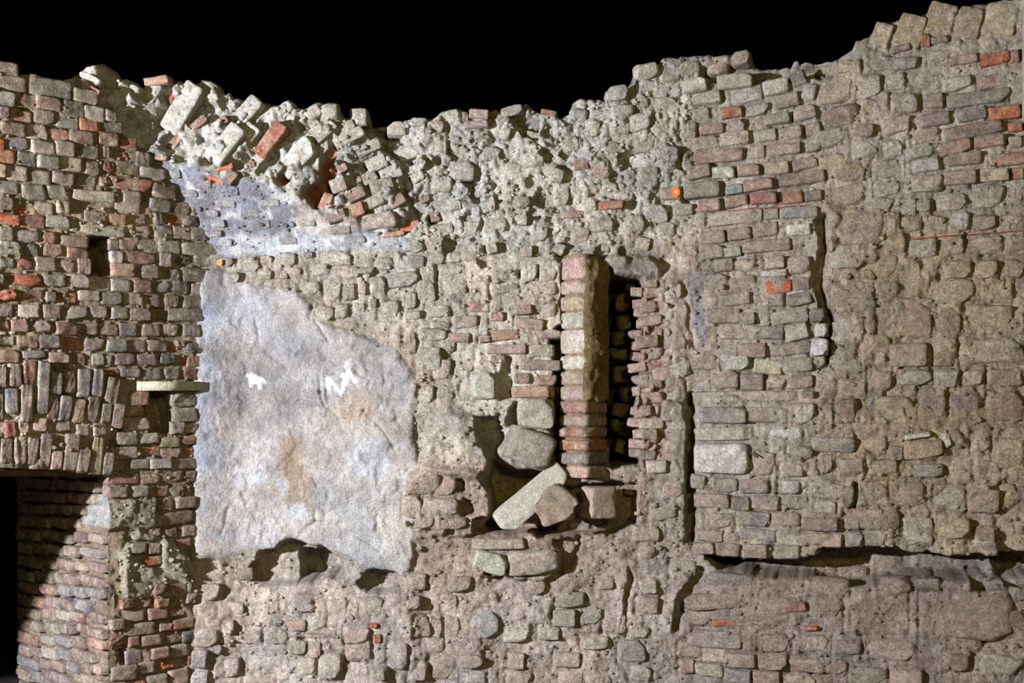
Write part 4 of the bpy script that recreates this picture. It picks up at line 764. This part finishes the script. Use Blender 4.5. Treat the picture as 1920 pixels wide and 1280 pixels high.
# ------------------------------------------------------------------ rubble too small to pick apart
ico_v = np.array([(0, -.52, .85), (0, .52, .85), (0, -.52, -.85), (0, .52, -.85), (.85, 0, .52), (-.85, 0, .52), (.85, 0, -.52), (-.85, 0, -.52), (.52, .85, 0), (-.52, .85, 0), (.52, -.85, 0), (-.52, -.85, 0)])
from itertools import combinations
ico_f = [t for t in combinations(range(12), 3) if all(abs(np.linalg.norm(ico_v[a] - ico_v[b]) - 1.05) < .12 for a, b in combinations(t, 2))]
ico_f = np.array([t if np.dot(np.cross(ico_v[t[1]] - ico_v[t[0]], ico_v[t[2]] - ico_v[t[0]]), ico_v[t[0]]) > 0 else (t[0], t[2], t[1]) for t in ico_f])
def rubble(wall, plane, n, x0, x1, seed, left=False):
    rs = np.random.RandomState(seed); V = []; Fc = []; CC = []; k = 0
    while k < n:
        x = rs.uniform(x0, x1)
        if left: y = rs.uniform(120, 1330); ok = x < float(XR(y)) - 6 and not (x < 210 and y > 860) and y > float(TOPL(min(x, 182))) + 8
        else:
            y = rs.uniform(100, 1330); ok = y > float(TOP(x)) + 8
            if ok:
                p = float(sample(m_pl, np.array([x]), np.array([y]))[0]); q = float(sample(m_rub + m_brk * .6, np.array([x]), np.array([y]))[0])
                ok = rs.rand() < (1 - p) * (.45 + .55 * min(q, 1)) and not (x < 420 and y > 440) and not (x < 1300 and x > 1035 and 490 < y < 880)
        if not ok: continue
        r = rs.uniform(.005, .013) * (1.5 if rs.rand() < .15 else 1)
        A = np.array([x]); B = np.array([y])
        h = float((sampleL(HL, A, B) if left else sample(H, A, B))[0]); c0 = (sampleL(CL, A, B) if left else sample(C, A, B))[0]
        p = plane.hit(x, y) + plane.n * (h + r * .1)
        V.append(ico_v * rs.uniform(.6, 1.3, (12, 3)) * r * np.array([1.3, .9, .9]) + p); Fc.append(ico_f + 12 * k); CC.append(np.repeat((c0 * rs.uniform(.75, 1.25))[None], 12, 0)); k += 1
    o = mesh_obj('rubble', np.concatenate(V), np.concatenate(Fc), M_mortar, wall, np.concatenate(CC), False); o['kind'] = 'stuff'
rubble(wall_back, PB, 2300, 250, 1300, 901)
rubble(wall_right, PR, 1800, 1300, 1980, 902)
rubble(wall_left, PL, 1200, -80, 400, 903, True)

# ------------------------------------------------------------------ loose stones lying on the ledge
def loose(name, label, cat, verts, faces, c, subdiv=3, amp=.006, group=None, seed=1):
    import bmesh
    me = bpy.data.meshes.new(name); bm = bmesh.new()
    vs = [bm.verts.new(v) for v in verts]
    for f in faces: bm.faces.new([vs[i] for i in f])
    bmesh.ops.recalc_face_normals(bm, faces=bm.faces)
    bmesh.ops.bevel(bm, geom=list(bm.edges), offset=.014, segments=2, profile=.6, affect='EDGES')
    bmesh.ops.triangulate(bm, faces=bm.faces)
    for _ in range(subdiv - 1):
        bmesh.ops.subdivide_edges(bm, edges=[e for e in bm.edges if e.calc_length() > .025], cuts=1, use_grid_fill=True)
        bmesh.ops.triangulate(bm, faces=bm.faces)
    rs = np.random.RandomState(seed); W = rs.normal(size=(4, 3)) * np.array([[18], [35], [60], [90]]); ph = rs.rand(4) * 6
    for v in bm.verts:
        p = np.array(v.co); d = sum(a * math.sin(float(W[i] @ p) + ph[i]) for i, a in enumerate((1, .7, .5, .35)))
        v.co += v.normal * float(amp * d * .6)
    for f in bm.faces: f.smooth = True
    bm.to_mesh(me); bm.free(); me.materials.append(M_plain)
    o = bpy.data.objects.new(name, me); COL.objects.link(o); o.color = (*lin(c), .4); o['label'] = label; o['category'] = cat
    if group: o['group'] = group
    return o
def at(px, py, Y): return np.array([(px - 960) / F * Y, Y, ZC + (HZ - py) / F * Y])
def prism(front, back):
    n = len(front); v = list(front) + list(back)
    return v, [list(range(n)), list(range(2 * n - 1, n - 1, -1))] + [[i, (i + 1) % n, n + (i + 1) % n, n + i] for i in range(n)]
# long slab: lower end forward on the ledge, upper end leaning on the wall behind
Y0, Y1 = 6.97, 7.12
v = [at(924, 972, Y0), at(968, 994, Y0), at(1060, 908, Y1), at(1062, 885, Y1), at(1040, 868, Y1), at(930, 965, Y0 + .03)]
fr = [at(925, 968, 6.90), at(940, 990, 6.87), at(970, 995, 6.87), at(1060, 908, 6.93), at(1064, 890, 6.94), at(1047, 868, 6.95)]
bk = [p + np.array([-.02, .08, .012]) for p in fr]
vv, ff = prism(fr, bk)
loose('stone_slab', 'long tilted grey stone slab leaning on the ledge beside the rounded boulder', 'stone', vv, ff, (156, 151, 140), 3, .006, None, 3)
fr = [at(1000, 948, 6.80), at(1018, 988, 6.79), at(1040, 984, 6.79), at(1076, 962, 6.80), at(1088, 944, 6.84), at(1068, 920, 6.87), at(1040, 910, 6.87), at(1015, 922, 6.84)]
bk = [p + np.array([.02, .16, .01]) for p in fr]
ctr = np.mean(bk, 0); bk = [ctr + (p - ctr) * .8 for p in bk]
vv, ff = prism(fr, bk)
loose('boulder', 'rounded brown boulder leaning against the tilted slab on the ledge', 'stone', vv, ff, (130, 117, 102), 3, .014, None, 5)
def blocky(px0, px1, py0, py1, Y, dep, yaw, taper):
    c = at((px0 + px1) / 2, (py0 + py1) / 2, Y); w = (px1 - px0) / F * Y / 2; h = (py1 - py0) / F * Y / 2; out = []
    for sy in (-1, 1):
        for sx, sz in ((-1, -1), (1, -1), (1, 1), (-1, 1)):
            x = sx * w * (taper if sz > 0 else 1); y = sy * dep / 2
            out.append(c + np.array([x * math.cos(yaw) - y * math.sin(yaw), dep / 2 + x * math.sin(yaw) + y * math.cos(yaw), sz * h]))
    return prism(out[:4], out[4:])
vv, ff = blocky(1096, 1150, 914, 972, 6.90, .14, .45, .92)
loose('stone_block', 'squat brown-grey stone block standing alone right of the boulder', 'stone', vv, ff, (140, 124, 108), 3, .005, None, 8)

# ------------------------------------------------------------------ survey markers, chalk lines, post
def marker(name, label, px, py, plane, r, ring=True, lift=.05):
    import bmesh, mathutils
    A = np.array([px]); B = np.array([py])
    p = plane.hit(px, py) + plane.n * (float(sample(H, A, B)[0]) + lift)
    def disc(nm, r0, r1, th, mat, off, parent):
        me = bpy.data.meshes.new(nm); bm = bmesh.new(); ring_ = []
        for k in range(24):
            a = k / 24 * 2 * math.pi
            ring_.append([bm.verts.new((rr * math.cos(a), dd, rr * 1.25 * math.sin(a))) for rr, dd in ((r0, 0), (r0, -th), (r1, -th), (r1, 0))])
        for k in range(24):
            a, b = ring_[k], ring_[(k + 1) % 24]
            for i in range(3): bm.faces.new([a[i], a[i + 1], b[i + 1], b[i]])
        bmesh.ops.recalc_face_normals(bm, faces=bm.faces)
        bm.to_mesh(me); bm.free(); me.materials.append(mat); o = bpy.data.objects.new(nm, me); COL.objects.link(o); o.location = (0, off, 0) if parent else tuple(p)
        if parent: o.parent = parent
        return o
    o = disc(name, r, r * .42, .008, M_orange, 0, None); o['label'] = label; o['category'] = 'marker'
    disc('pin_head', r * .38, .0005, .006, M_pin if ring else M_orange, -.001, o)
    return o
marker('survey_marker', 'orange ring marker with grey pin on the dark brick of the tall wall', 1266, 361, PB, .023, True, .032)
marker('survey_marker', 'small orange dot marker beside the brick corner under the vault', 416, 494, PB, .014, False, .02)

def line_part(pts, plane, wall, name, mat, wid=.004, lift=.006):
    rings = []
    for x, y in pts:
        h = float(sample(H, np.array([x]), np.array([y]))[0]); p = plane.hit(x, y) + plane.n * (h + lift)
        rings.append([p + plane.n * a * wid + np.array([0, 0, b * wid]) for a, b in ((.6, 0), (0, .7), (-.6, 0), (0, -.7))])
    loft(name, rings, mat, wall, None, True)
line_part([(1704 + i * 4.5, 449 - i * .36) for i in range(60)], PR, wall_right, 'chalk_line', M_red, .0028, .028)
line_part([(1300 + i * 4.4, 396 - i * .14 - .002 * i * i) for i in range(50)], PR, wall_right, 'chalk_line', M_red, .0024, .022)
line_part([(1403, 843), (1410, 848), (1418, 853), (1424, 856)], PR, wall_right, 'iron_nail', M_iron, .008, .045)

# rough post standing at the right end of the tall wall
rings = []; q = PR.hit(1926.0, 300.0) + PR.n * .12
for z in np.linspace(PR.hit(1926.0, 238.0)[2], 5.2, 60):
    r = []
    for k in range(16):
        a = k / 16 * 2 * math.pi; d = np.array([math.cos(a), math.sin(a)]); rr = .036 / (abs(d[0]) ** 5 + abs(d[1]) ** 5) ** .2 * (1 + .12 * float(vnoise(k * 11.0, z * 300, 10, 951)))
        r.append([q[0] + d[0] * rr, q[1] + d[1] * rr, z])
    rings.append(r)
post = loft('edge_post', rings, M_plain, wall_right); post.color = (*lin((146, 130, 104)), .5)
print('COUNTS', {w.name: {k: sum(1 for c in w.children if c.name.split('.')[0] == k) for k in ('brick', 'stone')} for w in (wall_left, wall_back, wall_right, jamb, pier)})
